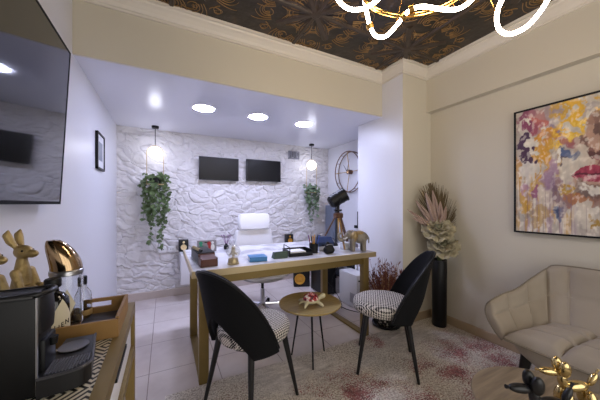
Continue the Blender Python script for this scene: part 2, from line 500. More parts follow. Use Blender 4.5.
def strand(c, ang, mir, R, turns, r):
    pts = []
    for k in range(15):
        t = k/14; a = turns*2*PI*t**1.25; rad = R*(1-.86*t)
        p = Vector((R-rad*math.cos(a), mir*rad*math.sin(a)*1.0, 0))
        q = Vector((p.x*math.cos(ang)-p.y*math.sin(ang), p.x*math.sin(ang)+p.y*math.cos(ang), 2.598))
        pts.append(c+q)
    if all(LW+.02 < p.x < RW-.02 and p.y < 2.11 and p.y > .2 for p in pts): scr.tube(pts, [r*(1-.5*k/14) for k in range(15)], 5)
def plume(c, ang, L):
    for k in range(4):
        for s in (-1, 1):
            pts = []
            for q in range(10):
                t = q/9
                u = Vector((L*t*(1-.13*k), s*(.012+.03*k)*math.sin(t*2.6)+s*.045*k*t*t*t, 0))
                pts.append(c+Vector((u.x*math.cos(ang)-u.y*math.sin(ang), u.x*math.sin(ang)+u.y*math.cos(ang), 2.598)))
            if all(LW+.02 < p.x < RW-.02 and .2 < p.y < 2.11 for p in pts): scr.tube(pts, [.0052*(1-.55*q/9) for q in range(10)], 5)
def cluster(c, ang, mir, L):
    """four nested feather strands ending in a curl"""
    for k in range(5):
        pts = []
        for q in range(13):
            t = q/12; bend = (.25+.42*k)*t*t
            r = L*(1-.10*k)*t
            px = r*math.cos(bend*1.1); py = mir*(r*math.sin(bend*1.1)+.018*k)
            pts.append(c+Vector((px*math.cos(ang)-py*math.sin(ang), px*math.sin(ang)+py*math.cos(ang), 2.5975)))
        if all(LW+.02 < p.x < RW-.02 and .2 < p.y < 2.115 for p in pts): scr.tube(pts, [.0036*(1-.5*q/12) for q in range(13)], 5)
    strand(c+Vector((math.cos(ang-mir*.5), math.sin(ang-mir*.5), 0))*L*.35, ang-mir*1.0, -mir, L*.33, 1.3, .0032)
for i in range(-1, 3):
    for j in range(-2, 2):
        st_ = Vector((X0+T*i, Y0+T*j, 0))
        for k in range(8):
            a = k*PI/4+PI/8
            for s in (-1, 1):
                cluster(st_+Vector((math.cos(a+s*.10), math.sin(a+s*.10), 0))*.13, a+s*.12, s, .13)
            if k % 2 == 0:
                a2 = a+PI/8
                for s in (-1, 1):
                    cluster(st_+Vector((math.cos(a2+s*.16), math.sin(a2+s*.16), 0))*.34, a2+s*.3, s, .15)
            else:
                a2 = a+PI/8
                for s in (-1, 1):
                    cluster(st_+Vector((math.cos(a2+s*.2), math.sin(a2+s*.2), 0))*.30, a2+s*.55, -s, .13)
            if all(abs(v) < 9 for v in st_) and LW+.1 < st_.x < RW-.1 and st_.y < 2.0:
                d = Vector((math.cos(k*PI/4), math.sin(k*PI/4), 0)); n = Vector((-d.y, d.x, 0))
                for s in (-1, 1):                              # petals of the star
                    rp = [st_+d*(.05+.24*f)+n*s*(.035*math.sin(PI*f)) for f in [q/8 for q in range(9)]]
                    if all(LW < p.x < RW and p.y < 2.11 for p in rp): ribs.tube([p+Vector((0, 0, 2.597)) for p in rp], .007, 5)
o = ribs.build('embossed_rib', rib_m, ceil, smooth=False)
o = scr.build('gilt_scrollwork', scroll_m, ceil)

# ------------------------------------------------------------------ lights in the alcove ceiling
def downlight(x, label):
    t = thing('recessed_downlight', label, 'ceiling light', (x, 2.75, 2.15), 0, 'recessed downlights in the alcove ceiling')
    MB().lathe([(.100, -.001), (.102, -.006), (.114, -.006), (.118, 0), (.100, .0)], (0, 0, 0), 32).build('trim_ring', down_trim, t)
    MB().lathe([(0, -.003), (.099, -.003), (.099, -.0005), (0, -.0005)], (0, 0, 0), 32).build('diffuser', down_m, t)
downlight(.343, 'round recessed downlight in alcove ceiling, leftmost of the three')
downlight(.903, 'round recessed downlight in alcove ceiling, middle one of the three')
downlight(1.468, 'round recessed downlight in alcove ceiling, rightmost of the three, nearest the pier')

def ivy_leaf(bm, c, s, nrm, up, rng):
    n = Vector(nrm).normalized(); u = Vector(up); u = (u-n*u.dot(n)).normalized(); w = n.cross(u)
    shape = [(0, -.45), (.32, -.38), (.5, .0), (.24, .02), (.30, .38), (.08, .22), (0, .62), (-.08, .22), (-.30, .38), (-.24, .02), (-.5, 0), (-.32, -.38)]
    vs = [bm.verts.new(c+s*(a*w+b*u+n*.12*(abs(a)))) for a, b in shape]
    ce = bm.verts.new(c+n*s*-.02)
    for i in range(len(vs)): bm.faces.new((ce, vs[i], vs[(i+1) % len(vs)]))
def pendant(x, y, zg, zplant, label):
    t = thing('pendant_lamp', label, 'pendant lamp', (x, y, 2.15), 0, 'globe pendants in the alcove')
    MB().lathe([(0, -.028), (.038, -.028), (.04, -.02), (.04, 0), (0, 0)], (0, 0, 0), 24).build('canopy', satin_black, t)
    MB().cyl((0, 0, -.028), (0, 0, zg+.082-2.15), .004, seg=8).build('cord', satin_black, t)
    MB().ball((0, 0, zg-2.15), .074, 28).build('globe', globe_m, t)
    zz = zg-2.15; hw = .09; zb = zplant-2.15
    pts = [(-hw, 0, zb)] + [(-hw*math.cos(a), 0, zz+.0+ .086*math.sin(a)) for a in [k*PI/14 for k in range(15)]] + [(hw, 0, zb)]
    fr = MB().tube(pts, .0042, 8); fr.box((-hw-.004, -.035, zb-.01), (hw+.004, .035, zb))
    fr.build('hoop_frame', hoop_m, t)
def hanging_ivy(x, y, ztop, zbot, w, m, label, seed):
    rng = random.Random(seed)
    t = thing('hanging_ivy_plant', label, 'hanging plant', (x, y, ztop), 0, 'ivy plants under the globe pendants')
    lv = MB(); st = MB()
    MB().lathe([(0, .002), (.055, .002), (.066, .06), (.062, .06), (.052, .012), (0, .012)], (0, 0, 0), 20).build('pot', satin_black, t)
    H = ztop-zbot
    nv = 17
    for k in range(nv):
        a = rng.uniform(0, 2*PI); L = H*rng.uniform(.25, .62)
        if k < 3: L = H*(1.0, .9, .8)[k]; a = (.5, 2.4, -.4)[k]
        r0 = .055
        px, py = r0*math.cos(a), r0*math.sin(a)*.6
        rr = w*rng.uniform(.35, 1.0)
        pts = [Vector((px*.5, py*.5, .05)), Vector((px*1.1, py*1.1, .075)), Vector((rr*math.cos(a), rr*.55*math.sin(a), 0))]
        steps = max(3, int(L/.05)); jx = jy = 0
        for s in range(1, steps+1):
            jx += rng.uniform(-.012, .012); jy += rng.uniform(-.008, .008)
            kk = 1-.55*(s/steps)*(L/H)
            pts.append(Vector((rr*math.cos(a)*kk+jx, rr*.55*math.sin(a)*kk+jy, -L*s/steps)))
        pts = spline(pts, 3)
        st.tube(pts, .0022, 5)
        for p in pts[2:]:
            for _ in range(1):
                if rng.random() < .62:
                    n = Vector((rng.uniform(-.7, .7), -1+rng.uniform(-.2, .9), rng.uniform(-.1, .9)))
                    ivy_leaf(lv.bm, p+Vector((rng.uniform(-.022, .022), rng.uniform(-.022, .015), rng.uniform(-.015, .015))), rng.uniform(.038, .064), n, (rng.uniform(-.6, .6), 0, -1), rng)
    for _ in range(70):                                        # bushy crown
        a = rng.uniform(0, 2*PI); r = w*math.sqrt(rng.random())
        p = Vector((r*math.cos(a), r*.6*math.sin(a), .06+rng.uniform(-.09, .07)*(1.2-r/w*.6)))
        ivy_leaf(lv.bm, p, rng.uniform(.035, .055), (math.cos(a)*.6, -.8, .7), (rng.uniform(-.8, .8), 0, -1), rng)
    st.build('stem', stem_m, t); lv.build('foliage', m, t, smooth=False)
pendant(-.106, 3.66, 1.825, 1.445, 'globe pendant with brass hoop hanging at the left of the stone wall')
hanging_ivy(-.106, 3.66, 1.45, .63, .165, leaf_m, 'long trailing green ivy hanging under the left globe pendant', 5)
pendant(2.07, 3.62, 1.815, 1.385, 'globe pendant with brass hoop hanging at the right, beside the wheel clock')
hanging_ivy(2.07, 3.62, 1.39, .91, .145, leaf_b, 'shorter trailing ivy hanging under the right globe pendant', 9)

# ------------------------------------------------------------------ screens, vent, sockets, small speakers on the back wall
def wall_screen(x0, x1, z0, z1, label):
    t = thing('wall_television', label, 'television', ((x0+x1)/2, 3.745, z0), 0, 'screens on the stone wall')
    w = (x1-x0)/2; h = z1-z0
    MB().box((-w, 0, 0), (w, .035, h), .004).build('housing', black_m, t)
    MB().box((-w+.012, -.0015, .018), (w-.012, .001, h-.012)).build('screen', screen_m, t)
    MB().box((-.11, .03, h*.25), (.11, .093, h*.75), .003).build('wall_bracket', satin_black, t)
wall_screen(.406, .94, 1.53, 1.845, 'black flat screen on the stone wall, left one of the pair')
wall_screen(1.052, 1.592, 1.54, 1.858, 'black flat screen on the stone wall, right one of the pair')
t = thing('air_vent', 'small grey louvred air vent high on stone wall right of the screens', 'air vent', (1.85, 3.80, 1.925))
v_ = MB(); v_.box((-.095, 0, 0), (.095, .03, .012)); v_.box((-.095, 0, .113), (.095, .03, .125)); v_.box((-.095, 0, 0), (-.083, .03, .125)); v_.box((.083, 0, 0), (.095, .03, .125))
v_.build('frame', vent_m, t, smooth=False)
v_ = MB()
for k in range(6): v_.box((-.084, .004, .016+k*.0165), (.084, .022, .022+k*.0165), rot=Matrix.Rotation(.5, 4, 'X'))
for k in range(3): v_.box((-.045+.045*k-.003, .002, .01), (-.045+.045*k+.003, .024, .116))
v_.build('louvre', vent_m, t, smooth=False)
MB().box((-.09, .023, .005), (.09, .04, .12)).build('backing', satin_black, t, smooth=False)

def wall_speaker(x, z, label, m):
    t = thing('wall_speaker', label, 'speaker', (x, 3.71, z), 0, 'small speakers by the stone wall')
    MB().box((-.058, 0, 0), (.058, .09, .15), .006).build('cabinet', black_m, t)
    MB().lathe([(0, .018), (.012, .016), (.014, .004), (.030, .014), (.036, .014), (.036, .0), (0, .0)], (0, 0, 0), 24).build('cone', m, t).matrix_local = Matrix.Translation((0, .002, .055)) @ Matrix.Rotation(PI/2, 4, 'X')
    MB().lathe([(0, .012), (.012, .01), (.016, .0), (0, .0)], (0, 0, 0), 20).build('tweeter', m, t).matrix_local = Matrix.Translation((0, .002, .118)) @ Matrix.Rotation(PI/2, 4, 'X')
wall_speaker(.215, .585, 'small black speaker with pale cone on the white wall cabinet', cream_cone)
wall_speaker(1.735, .575, 'small black speaker with amber cone mounted right of the white office chair', cone_m)
MB_ = MB().box((-.015, 0, .04), (.015, .05, .10))
root = [o for o in bpy.data.objects if o.get('label', '').startswith('small black speaker with amber')][0]
o = MB_.build('bracket', satin_black, root); o.location = (0, .09, 0)
def socket(x, z, label):
    t = thing('wall_socket', label, 'socket', (x, 3.805, z), 0, 'sockets on the stone wall')
    MB().box((-.045, 0, 0), (.045, .03, .075), .003).build('plate', rug_tassel, t)
    q = MB()
    for s in (-1, 1): q.cyl((s*.012, -.002, .038), (s*.012, .002, .038), .006, seg=10)
    q.build('pin_hole', black_m, t)
socket(-.03, .575, 'white wall socket on stone wall under the left ivy')
socket(.08, .575, 'white wall socket left of the wall cabinet, nearer the desk')

t = thing('wall_cabinet', 'small white cabinet on back wall behind the left desk end', 'cabinet', (.34, 3.62, .22))
MB().box((-.17, -.14, .0), (.17, .19, .36), .004).build('body', white_lac, t)
MB().box((-.166, -.155, .004), (.166, -.141, .356), .003).build('door', white_lac, t)
MB().cyl((.12, -.165, .1), (.12, -.165, .25), .004, seg=8).build('handle', chrome_m, t)

# wheel clock on the alcove's right wall
t = thing('wheel_clock', 'large bronze skeleton wheel clock on the wall behind the pier', 'wall clock', (2.515, 3.18, 1.684))
def ring(R, x, r): return [(x, R*math.cos(2*PI*k/48), R*math.sin(2*PI*k/48)) for k in range(48)]
MB().tube(ring(.305, -.02, 0), .0075, 8, True).build('outer_ring', wheel_bronze, t)
MB().tube(ring(.305, -.085, 0), .0075, 8, True).build('front_ring', wheel_bronze, t)
for k in range(4):
    a = PI/2*k; MB().cyl((-.045, .03*math.cos(a), .03*math.sin(a)), (-.085, .303*math.cos(a), .303*math.sin(a)), .0045, seg=8).build('spoke', brass_m, t)
MB().cyl((-.075, 0, 0), (0, 0, 0), .034, seg=24).build('hub', wheel_bronze, t)
MB().cyl((-.08, 0, 0), (-.074, 0, 0), .02, seg=20).build('hub_cap', copper_m, t)
for k in range(12):
    a = 2*PI*k/12
    MB().cyl((-.02, .303*math.cos(a), .303*math.sin(a)), (-.085, .303*math.cos(a), .303*math.sin(a)), .004, seg=6).build('hour_mark', wheel_bronze, t)
h_ = MB().cyl((-.082, 0, 0), (-.082, .09, .11), .005, .003, 8); h_.cyl((-.084, 0, 0), (-.084, -.05, .19), .004, .002, 8)
h_.build('clock_hand', satin_black, t)

t = thing('wall_hook_rail', 'black bracket shaped hook rail on the alcove wall beside the pier', 'hook rail', (2.518, 3.02, .86))
q = MB(); q.box((-.02, -.01, 0), (0, .01, .23)); q.box((-.02, -.065, .21), (-.004, .0, .23)); q.box((-.02, -.05, .115), (-.004, .0, .13)); q.box((-.06, -.075, -.01), (0, .03, .03))
q.build('rail', satin_black, t, smooth=False)
t = thing('tall_panel', 'tall slim slate blue panel in the corner behind the tripod lamp', 'cabinet', (2.43, 3.62, 0))  # plain upright panel, its real kind unknown
MB().box((-.04, -.10, .0), (.04, .10, 1.18), .006).build('body', grey_blue, t)
MB().box((.03, -.105, .0), (.046, -.098, 1.18)).build('edge', satin_black, t)

# picture on the left wall
t = thing('picture_frame', 'narrow black framed picture with pale mat on left alcove wall', 'picture', (LW+.002, 2.87, 1.5))
f = MB(); f.box((0, -.14, 0), (.02, .14, .016)); f.box((0, -.14, .30), (.02, .14, .316)); f.box((0, -.14, 0), (.02, -.124, .316)); f.box((0, .124, 0), (.02, .14, .316))
f.build('frame', satin_black, t, smooth=False)
MB().box((.001, -.13, .01), (.012, .13, .306)).build('mat_board', mat_white, t, smooth=False)
MB().box((.012, -.07, .08), (.0135, .07, .24)).build('print', grey_blue, t, smooth=False)

# big television on the left wall, tilted forward
t = thing('television', 'large wall television at the far left, its dark glass reflecting the alcove', 'television', (-.455, 1.02, 1.2))
rotT = Matrix.Rotation(math.radians(3.0), 4, 'Y')
hs = MB().box((-.03, -.65, 0), (0, .65, .745), .003).build('housing', black_m, t); hs.matrix_local = rotT
bz = MB(); bz.box((-.006, -.652, -.001), (.0025, .652, .012)); bz.box((-.006, -.652, .737), (.0025, .652, .746)); bz.box((-.006, -.652, .012), (.0025, -.642, .737)); bz.box((-.006, .642, .012), (.0025, .653, .737))
bz = bz.build('bezel', mat('matt_bezel', '#0c0b0e', .7, spec=.2), t, smooth=False); bz.matrix_local = rotT
sc = MB().box((-.001, -.642, .012), (.0012, .642, .737)).build('screen', mat('tv_glass', '#0a0a0c', .05, spec=.8, ior=1.6), t, smooth=False); sc.matrix_local = rotT
MB().box((-.0645, -.2, .2), (-.022, .2, .55)).build('wall_bracket', satin_black, t)
# ------------------------------------------------------------------ desk
t = thing('office_desk', 'long white marble topped desk with gold loop legs', 'desk', (.95, 2.31, 0))
DX0, DX1, DY0, DY1 = .155-.95, 1.742-.95, 1.84-2.31, 2.77-2.31
MB().box((DX0+.012, DY0+.012, .742), (DX1-.012, DY1-.012, .7565)).build('marble_top', marble_m, t, smooth=False)
q = MB(); q.box((DX0, DY0, .712), (DX1, DY0+.014, .756)); q.box((DX0, DY1-.014, .712), (DX1, DY1, .756)); q.box((DX0, DY0+.013, .712), (DX0+.014, DY1-.013, .756)); q.box((DX1-.014, DY0+.013, .712), (DX1, DY1-.013, .756)); q.box((DX0+.013, DY0+.013, .714), (DX1-.013, DY1-.013, .741))
edge_gold = mat('pale_gold_edge', '#c2b08c', .35, .5)
q.build('top_edge', edge_gold, t, smooth=False)
q = MB(); q.box((DX0+.05, DY0+.02, .655), (DX1-.09, DY0+.06, .712)); q.box((DX0+.05, DY0+.70, .655), (DX1-.09, DY0+.74, .712)); q.box((DX0+.05, DY0+.02, .655), (DX0+.11, DY0+.74, .711)); q.box((DX1-.14, DY0+.02, .655), (DX1-.08, DY0+.74, .711))
q.build('apron', gold_m, t, smooth=False)
for xx in (DX0+.045, DX1-.145):
    for y0 in (DY0+.005, DY0+.69):
        MB().box((xx, y0, 0), (xx+.062, y0+.055, .7115), .003).build('leg', gold_m, t)
    MB().box((xx+.002, DY0+.06, 0.0), (xx+.06, DY0+.69, .02), .002).build('foot_bar', gold_m, t)

# ------------------------------------------------------------------ dining chairs with black shell backs
def make_chair(name, label, loc, rz):
    t = thing(name, label, 'chair', loc, rz, 'black shell chairs at the small table')
    def rad(a, z):
        R = .236; lean = .22*max(0, z-.40)
        return Vector((-R*math.cos(a)*1.0-lean, R*1.02*math.sin(a), z))
    PM = math.radians(84)
    def hi(a): return .375+.470*max(0., 1-(abs(a)/PM)**2.3)**.72
    def lo(a):
        k = abs(a)/math.radians(47)
        return .362+.022*(min(1.2, abs(a)/PM))+(.225*(1-k**1.4) if k < 1 else 0)
    q = MB()
    q.grid(lambda u, w: (lambda a: rad(a, lo(a)+(max(hi(a), lo(a)+.004)-lo(a))*w))((-1+2*u)*PM*.995), 61, 22)
    sh = q.build('backrest_shell', shell_m, t)
    apply_mod(sh, 'SOLIDIFY', thickness=.022, offset=-1)
    # edge piping that follows the rim
    pts = [rad(a, hi(a)) for a in [(-1+2*k/60)*PM*.99 for k in range(61)]]
    MB().tube(pts, .0065, 8).build('piping', satin_black, t)
    q = MB()
    prof = [(0, .395), (.17, .395), (.203, .402), (.214, .42), (.216, .445), (.208, .468), (.185, .483), (.13, .492), (0, .495)]
    q.lathe(prof, (.012, 0, 0), 48)
    for v in q.bm.verts: v.co.x = v.co.x*(1.06 if v.co.x > 0 else .98)
    q.build('seat', hound_m, t)
    MB().cyl((0, 0, .375), (0, 0, .397), .15, .17, 32).build('seat_frame', satin_black, t)
    for sx in (-1, 1):
        for sy in (-1, 1):
            MB().cyl((sx*.198, sy*.196, 0), (sx*.135, sy*.135, .40), .0095, .019, 14).build('leg', leg_black, t)
    return t
ch = make_chair('dining_chair', 'black shell chair with houndstooth seat, its back to us, left of the small gold table', (.47, 1.55, .0095), math.radians(27))
dup(ch, (1.475, 1.46, .0095), math.radians(138), 'black shell chair with houndstooth seat seen from its side, right of the small gold table')

# ------------------------------------------------------------------ little gold table with the turtle
t = thing('side_table', 'small round gold topped table with thin black legs between two chairs', 'table', (1.0, 1.775, 0))
MB().lathe([(0, .425), (.232, .425), (.24, .43), (.24, .439), (.236, .441), (.232, .4385), (0, .4385)], (0, 0, 0), 56).build('table_top', goldtop_m, t)
MB().cyl((0, 0, .412), (0, 0, .4255), .09, .09, 24).build('leg_plate', leg_black, t)
for a in (-110.7, 10.4, 133.):
    a = math.radians(a)
    MB().cyl((.152*math.cos(a), .152*math.sin(a), 0), (.085*math.cos(a), .085*math.sin(a), .42), .006, .0085, 10).build('leg', leg_black, t)

t = thing('turtle_figurine', 'cream turtle figurine with red and white flowered shell on gold table', 'figurine', (.985, 1.735, .4405), math.radians(-12))
t.scale = (1.08, 1.08, 1.2)
q = MB(); q.ball((0, 0, .022), (.066, .05, .017), 20)
limb(q, [(.05, 0, .028), (.075, 0, .04), (.092, .0, .046)], [.012, .014, .017])
for sx, sy in ((1, 1), (1, -1), (-1, 1), (-1, -1)):
    limb(q, [(sx*.04, sy*.035, .02), (sx*.06, sy*.062, .010), (sx*.064, sy*.072, .007)], [.013, .010, .007])
limb(q, [(-.06, 0, .018), (-.085, 0, .010)], [.009, .005])
blob(q, 'body', turtle_m, t, vox=.003)
q = MB(); q.ball((0, 0, .034), (.056, .045, .034), 24)
for k in range(9):
    a = 2*PI*k/9; q.ball((.036*math.cos(a), .03*math.sin(a), .05), (.014, .013, .012), 10)
q.ball((0, 0, .066), (.018, .018, .009), 12)
blob(q, 'flower_shell', shell_red, t, vox=.003, sm=3)

# ------------------------------------------------------------------ white office chair
t = thing('office_chair', 'white leather high back office chair behind the desk', 'office chair', (.97, 2.80, 0), math.radians(4))
q = MB()
def cushion(q, sx, sy, sz, c, n=14, p=.35, rot=None):
    tb = bmesh.new(); bmesh.ops.create_cube(tb, size=2); bmesh.ops.subdivide_edges(tb, edges=list(tb.edges), cuts=n, use_grid_fill=True)
    for v in tb.verts:
        x, y, z = v.co
        def f(a, b): return a*math.sqrt(max(0, 1-b*b*p))
        L = Vector((f(f(x, y), z), f(f(y, x), z), f(f(z, x), y)))
        v.co = Vector((L.x*sx, L.y*sy, L.z*sz))
    M = Matrix.Translation(c)
    if rot is not None: M = M @ rot
    bmesh.ops.transform(tb, matrix=M, verts=tb.verts); q.add(tb); return q
cushion(MB(), .25, .25, .04, (0, -.02, .435), 12, .3).build('seat', white_leather, t)
MB().lathe([(0, .375), (.16, .375), (.235, .39), (.245, .41), (.237, .417), (0, .417)], (0, -.02, 0), 32).build('seat_pan', mat('grey_seat_pan', '#a9a7a8', .45), t)
rb = Matrix.Rotation(math.radians(-7), 4, 'X')
cushion(MB(), .238, .036, .215, (0, .245, .69), 14, .12, rb).build('backrest', white_leather, t)
cushion(MB(), .20, .045, .098, (0, .262, .99), 14, .16, rb).build('headrest', white_leather, t)
q = MB(); q.tube([(0, .05, .39), (0, .22, .40), (0, .275, .5), (0, .315, .9), (0, .325, 1.0)], .014, 8)
q.build('spine', chrome_m, t)
for s in (-1, 1):
    MB().tube(spline([(s*.2, -.02, .42), (s*.285, -.02, .44), (s*.285, -.05, .60), (s*.275, .02, .645), (s*.27, .17, .63), (s*.22, .235, .58)], 5), .012, 8).build('armrest', chrome_m, t)
MB().cyl((0, 0, .07), (0, 0, .26), .024).build('gas_cylinder', steel_m, t)
q = MB(); q.cyl((0, 0, .24), (0, 0, .36), .016); q.box((-.07, -.09, .345), (.07, .07, .378), .008)
q.build('tilt_mechanism', satin_black, t)
q = MB().cyl((.06, -.02, .365), (.2, -.05, .36), .006, seg=8)
q.build('lever', satin_black, t)
q = MB(); q.cyl((0, 0, .055), (0, 0, .105), .034)
for k in range(5):
    a = 2*PI*k/5-.3
    q.tube([(0, 0, .09), (.15*math.cos(a), .15*math.sin(a), .083), (.285*math.cos(a), .285*math.sin(a), .064)], [.02, .016, .012], 8)
q.build('star_base', chrome_m, t)
for k in range(5):
    a = 2*PI*k/5-.3; c = Vector((.285*math.cos(a), .285*math.sin(a), .026)); d = Vector((-math.sin(a), math.cos(a), 0))
    q = MB(); q.cyl(c-d*.024, c-d*.005, .026, seg=16); q.cyl(c+d*.005, c+d*.024, .026, seg=16); q.cyl(c, c+Vector((0, 0, .035)), .007, seg=8)
    q.build('caster', satin_black, t)

# ------------------------------------------------------------------ things on the desk
ZD = .7575
t = thing('desk_caddy', 'reddish brown wooden box at the left front of the desk', 'box', (.275, 1.985, ZD), math.radians(3))
q = MB(); q.box((-.058, -.05, 0), (.058, .05, .008)); q.box((-.058, -.05, 0), (.058, -.042, .052)); q.box((-.058, .042, 0), (.058, .05, .078)); q.box((-.058, -.05, 0), (-.05, .05, .06)); q.box((.05, -.05, 0), (.058, .05, .06))
q.build('body', wallet_wood, t, smooth=False)
MB().prism([(-.05, -.044, .045), (-.05, .044, .066), (.05, .044, .066), (.05, -.044, .045)], (0, 0, .006)).build('lid', wallet_wood, t, smooth=False)
t = thing('gold_pen_holder', 'slim gold capped tube lying on the dark case at left desk end', 'pen', (.222, 2.20, ZD+.092), math.radians(100))
q = MB(); q.cyl((-.09, 0, 0), (.09, 0, .0), .012, .012, 12); q.ball((.09, 0, 0), .012, 12)
q.build('barrel', antique_gold, t)
MB().cyl((-.12, 0, 0), (-.09, 0, 0), .009, .012, 12).build('tip', satin_black, t)
t = thing('dark_case', 'low black desk case behind the brown wooden box', 'case', (.265, 2.22, ZD), math.radians(4))
MB().box((-.06, -.15, 0), (.06, .15, .07), .004).build('body', mat('grey_case', '#5a5a5e', .5), t)
MB().box((-.061, -.151, .07), (.061, .151, .08), .003).build('lid', satin_black, t)
t = thing('photo_frame', 'small photo print with green and red figures at the desk back left', 'picture', (.345, 2.56, ZD), math.radians(-8))
rr = Matrix.Rotation(math.radians(-12), 4, 'X')
pb = MB().box((-.085, 0, 0), (.085, .008, .105)).build('panel', mat('photo_grey', '#8f8a90', .4), t, smooth=False); pb.matrix_local = rr
q = MB()
q.box((-.07, -.004, .012), (-.05, 0, .05)); q.box((-.062, -.004, .04), (-.025, 0, .06), rot=Matrix.Rotation(.6, 4, 'Y')); q.ball((-.052, -.002, .078), (.016, .003, .018), 12)
o = q.build('green_print', green_toy, t, smooth=False); o.matrix_local = rr
q = MB(); q.ball((.02, -.002, .075), (.017, .003, .02), 12); q.box((.012, -.004, .015), (.034, 0, .06))
o = q.build('red_print', red_m, t, smooth=False); o.matrix_local = rr
q = MB(); q.ball((.052, -.002, .04), (.017, .003, .03), 12); q.ball((.05, -.002, .082), (.012, .003, .012), 12)
o = q.build('white_print', paper_m, t, smooth=False); o.matrix_local = rr
MB().prism([(-.02, .012, .09), (.02, .012, .09), (.02, .06, 0), (-.02, .06, 0)], (0, .004, 0)).build('stand', satin_black, t, smooth=False)

t = thing('reed_diffuser', 'tiny black reed diffuser with purple sticks on the desk beside the glass globe', 'diffuser', (.535, 2.62, ZD))
MB().lathe([(0, 0), (.022, 0), (.025, .01), (.025, .035), (.012, .045), (.010, .055), (0, .055)], (0, 0, 0), 20).build('bottle', satin_black, t)
q = MB()
for k in range(6):
    a = 2*PI*k/6; q.cyl((.004*math.cos(a), .004*math.sin(a), .045), (.045*math.cos(a), .03*math.sin(a), .135), .0018, seg=6)
    q.ball((.045*math.cos(a), .03*math.sin(a), .135), .005, 8)
q.build('reed', purple_m, t)

t = thing('glass_globe', 'glass globe with a bronze figure inside on a gold base on desk', 'ornament', (.45, 1.955, ZD))
MB().lathe([(0, 0), (.042, 0), (.044, .006), (.038, .012), (.036, .038), (.030, .044), (0, .044)], (0, 0, 0), 28).build('base', mat('pale_gold_base', '#c0ae86', .35, .6), t)
MB().lathe([(.024, .044), (.046, .065), (.054, .092), (.046, .122), (.026, .140), (0, .146), (0, .143), (.025, .137), (.0435, .12), (.051, .092), (.0435, .067), (.022, .047)], (0, 0, 0), 32).build('glass_dome', mat('thin_glass', '#f2f5fa', .04, alpha=.22), t)
q = MB(); limb(q, [(0, 0, .045), (0, 0, .07), (0, 0, .095)], [.013, .010, .017]); limb(q, [(-.026, 0, .07), (0, 0, .085), (.026, 0, .07)], [.007, .009, .007]); q.ball((0, 0, .115), .015, 12)
blob(q, 'figure', antique_gold, t, vox=.0025)

t = thing('blue_book', 'thick blue book lying flat on the desk', 'book', (.648, 2.0, ZD), math.radians(-8))
MB().box((-.065, -.06, .003), (.065, .058, .030)).build('page_block', paper_m, t, smooth=False)
q = MB(); q.box((-.068, -.063, 0), (.068, .06, .003)); q.box((-.068, -.063, .030), (.068, .06, .034)); q.box((-.068, -.064, 0), (.068, -.061, .034))
q.build('cover', blue_book, t, smooth=False)
t = thing('card_box', 'small dark green leather box on the desk right of the blue book', 'box', (.84, 2.0, ZD), math.radians(-4))
MB().prism([(-.06, -.035, 0), (-.06, .035, 0), (-.05, .03, .045), (-.05, -.012, .052), (-.055, -.035, .012)], (.115, 0, 0)).build('body', green_m, t, smooth=False)
MB().box((-.045, -.028, .022), (.045, -.022, .04), .001, rot=Matrix.Rotation(-.5, 4, 'X')).build('flap', green_m, t)

t = thing('desk_tray', 'low black desk tray holding white paper beside the pen cup', 'tray', (1.035, 2.06, ZD), math.radians(-3))
q = MB(); q.box((-.11, -.08, 0), (.11, .08, .008)); q.box((-.11, -.08, 0), (.11, -.072, .028)); q.box((-.11, .072, 0), (.11, .08, .05)); q.box((-.11, -.08, 0), (-.102, .08, .05)); q.box((.102, -.08, 0), (.11, .08, .05))
q.tube([(-.10, -.07, .02), (-.10, -.07, .075), (-.10, .07, .085), (-.10, .07, .02)], .004, 6)
q.build('body', satin_black, t, smooth=False)
tag(MB().box((-.08, -.065, 0), (.06, .06, .03), .001).build('paper_stack', paper_m, None, (1.025, 2.06, ZD+.0085), math.radians(-3)), 'stack of white paper sheets in the black desk tray', 'paper')
t = thing('pen_cup', 'dark mesh cup full of pens on the desk', 'pen cup', (1.205, 2.07, ZD))
MB().lathe([(0, 0), (.038, 0), (.042, .085), (.039, .085), (.035, .004), (0, .004)], (0, 0, 0), 24).build('cup', satin_black, t)
pc = [('#2b3f86', .3), ('#d8a32e', .9), ('#1a1a1d', 1.6), ('#3253a8', 2.4), ('#7a2b2b', 3.2), ('#c9952a', 4.1), ('#22262f', 5.0), ('#2f4fa0', 5.7)]
names = ['blue', 'yellow', 'black', 'bright blue', 'dark red', 'amber', 'charcoal', 'cobalt']
for (c, a), nm in zip(pc, names):
    pm = mat('pen_'+nm.replace(' ', '_'), c, .35)
    p = MB().cyl((.018*math.cos(a), .018*math.sin(a), .012), (.052*math.cos(a), .045*math.sin(a), .150), .0045, seg=8)
    p.cyl((.052*math.cos(a), .045*math.sin(a), .150), (.055*math.cos(a), .048*math.sin(a), .162), .0045, .002, 8)
    o = p.build('pen', pm, None, (1.205, 2.07, ZD)); tag(o, nm+' pen standing in the dark mesh cup on desk', 'pen', 'pens in the desk cup')
t = thing('label_printer', 'dark navy machine with paper slot on the desk behind the pens', 'printer', (1.36, 2.16, ZD), math.radians(-6))
MB().box((-.075, -.07, 0), (.075, .08, .045), .006).build('base', mat('pale_grey_body', '#c5c7d2', .4), t)
q = MB(); q.prism([(-.08, -.075, .045), (-.08, .085, .045), (-.08, .085, .12), (-.08, -.02, .125), (-.08, -.075, .08)], (.16, 0, 0)); q.build('head', navy_m, t, smooth=False)
MB().box((-.05, -.078, .05), (.05, -.073, .06)).build('paper_slot', satin_black, t, smooth=False)
t = thing('desk_telephone', 'low black telephone on the desk behind the spotlight tripod', 'telephone', (1.56, 2.40, ZD), math.radians(-20))
MB().prism([(-.10, -.09, 0), (-.10, .09, 0), (-.10, .09, .06), (-.10, -.09, .02)], (.20, 0, 0)).build('base', satin_black, t, smooth=False)
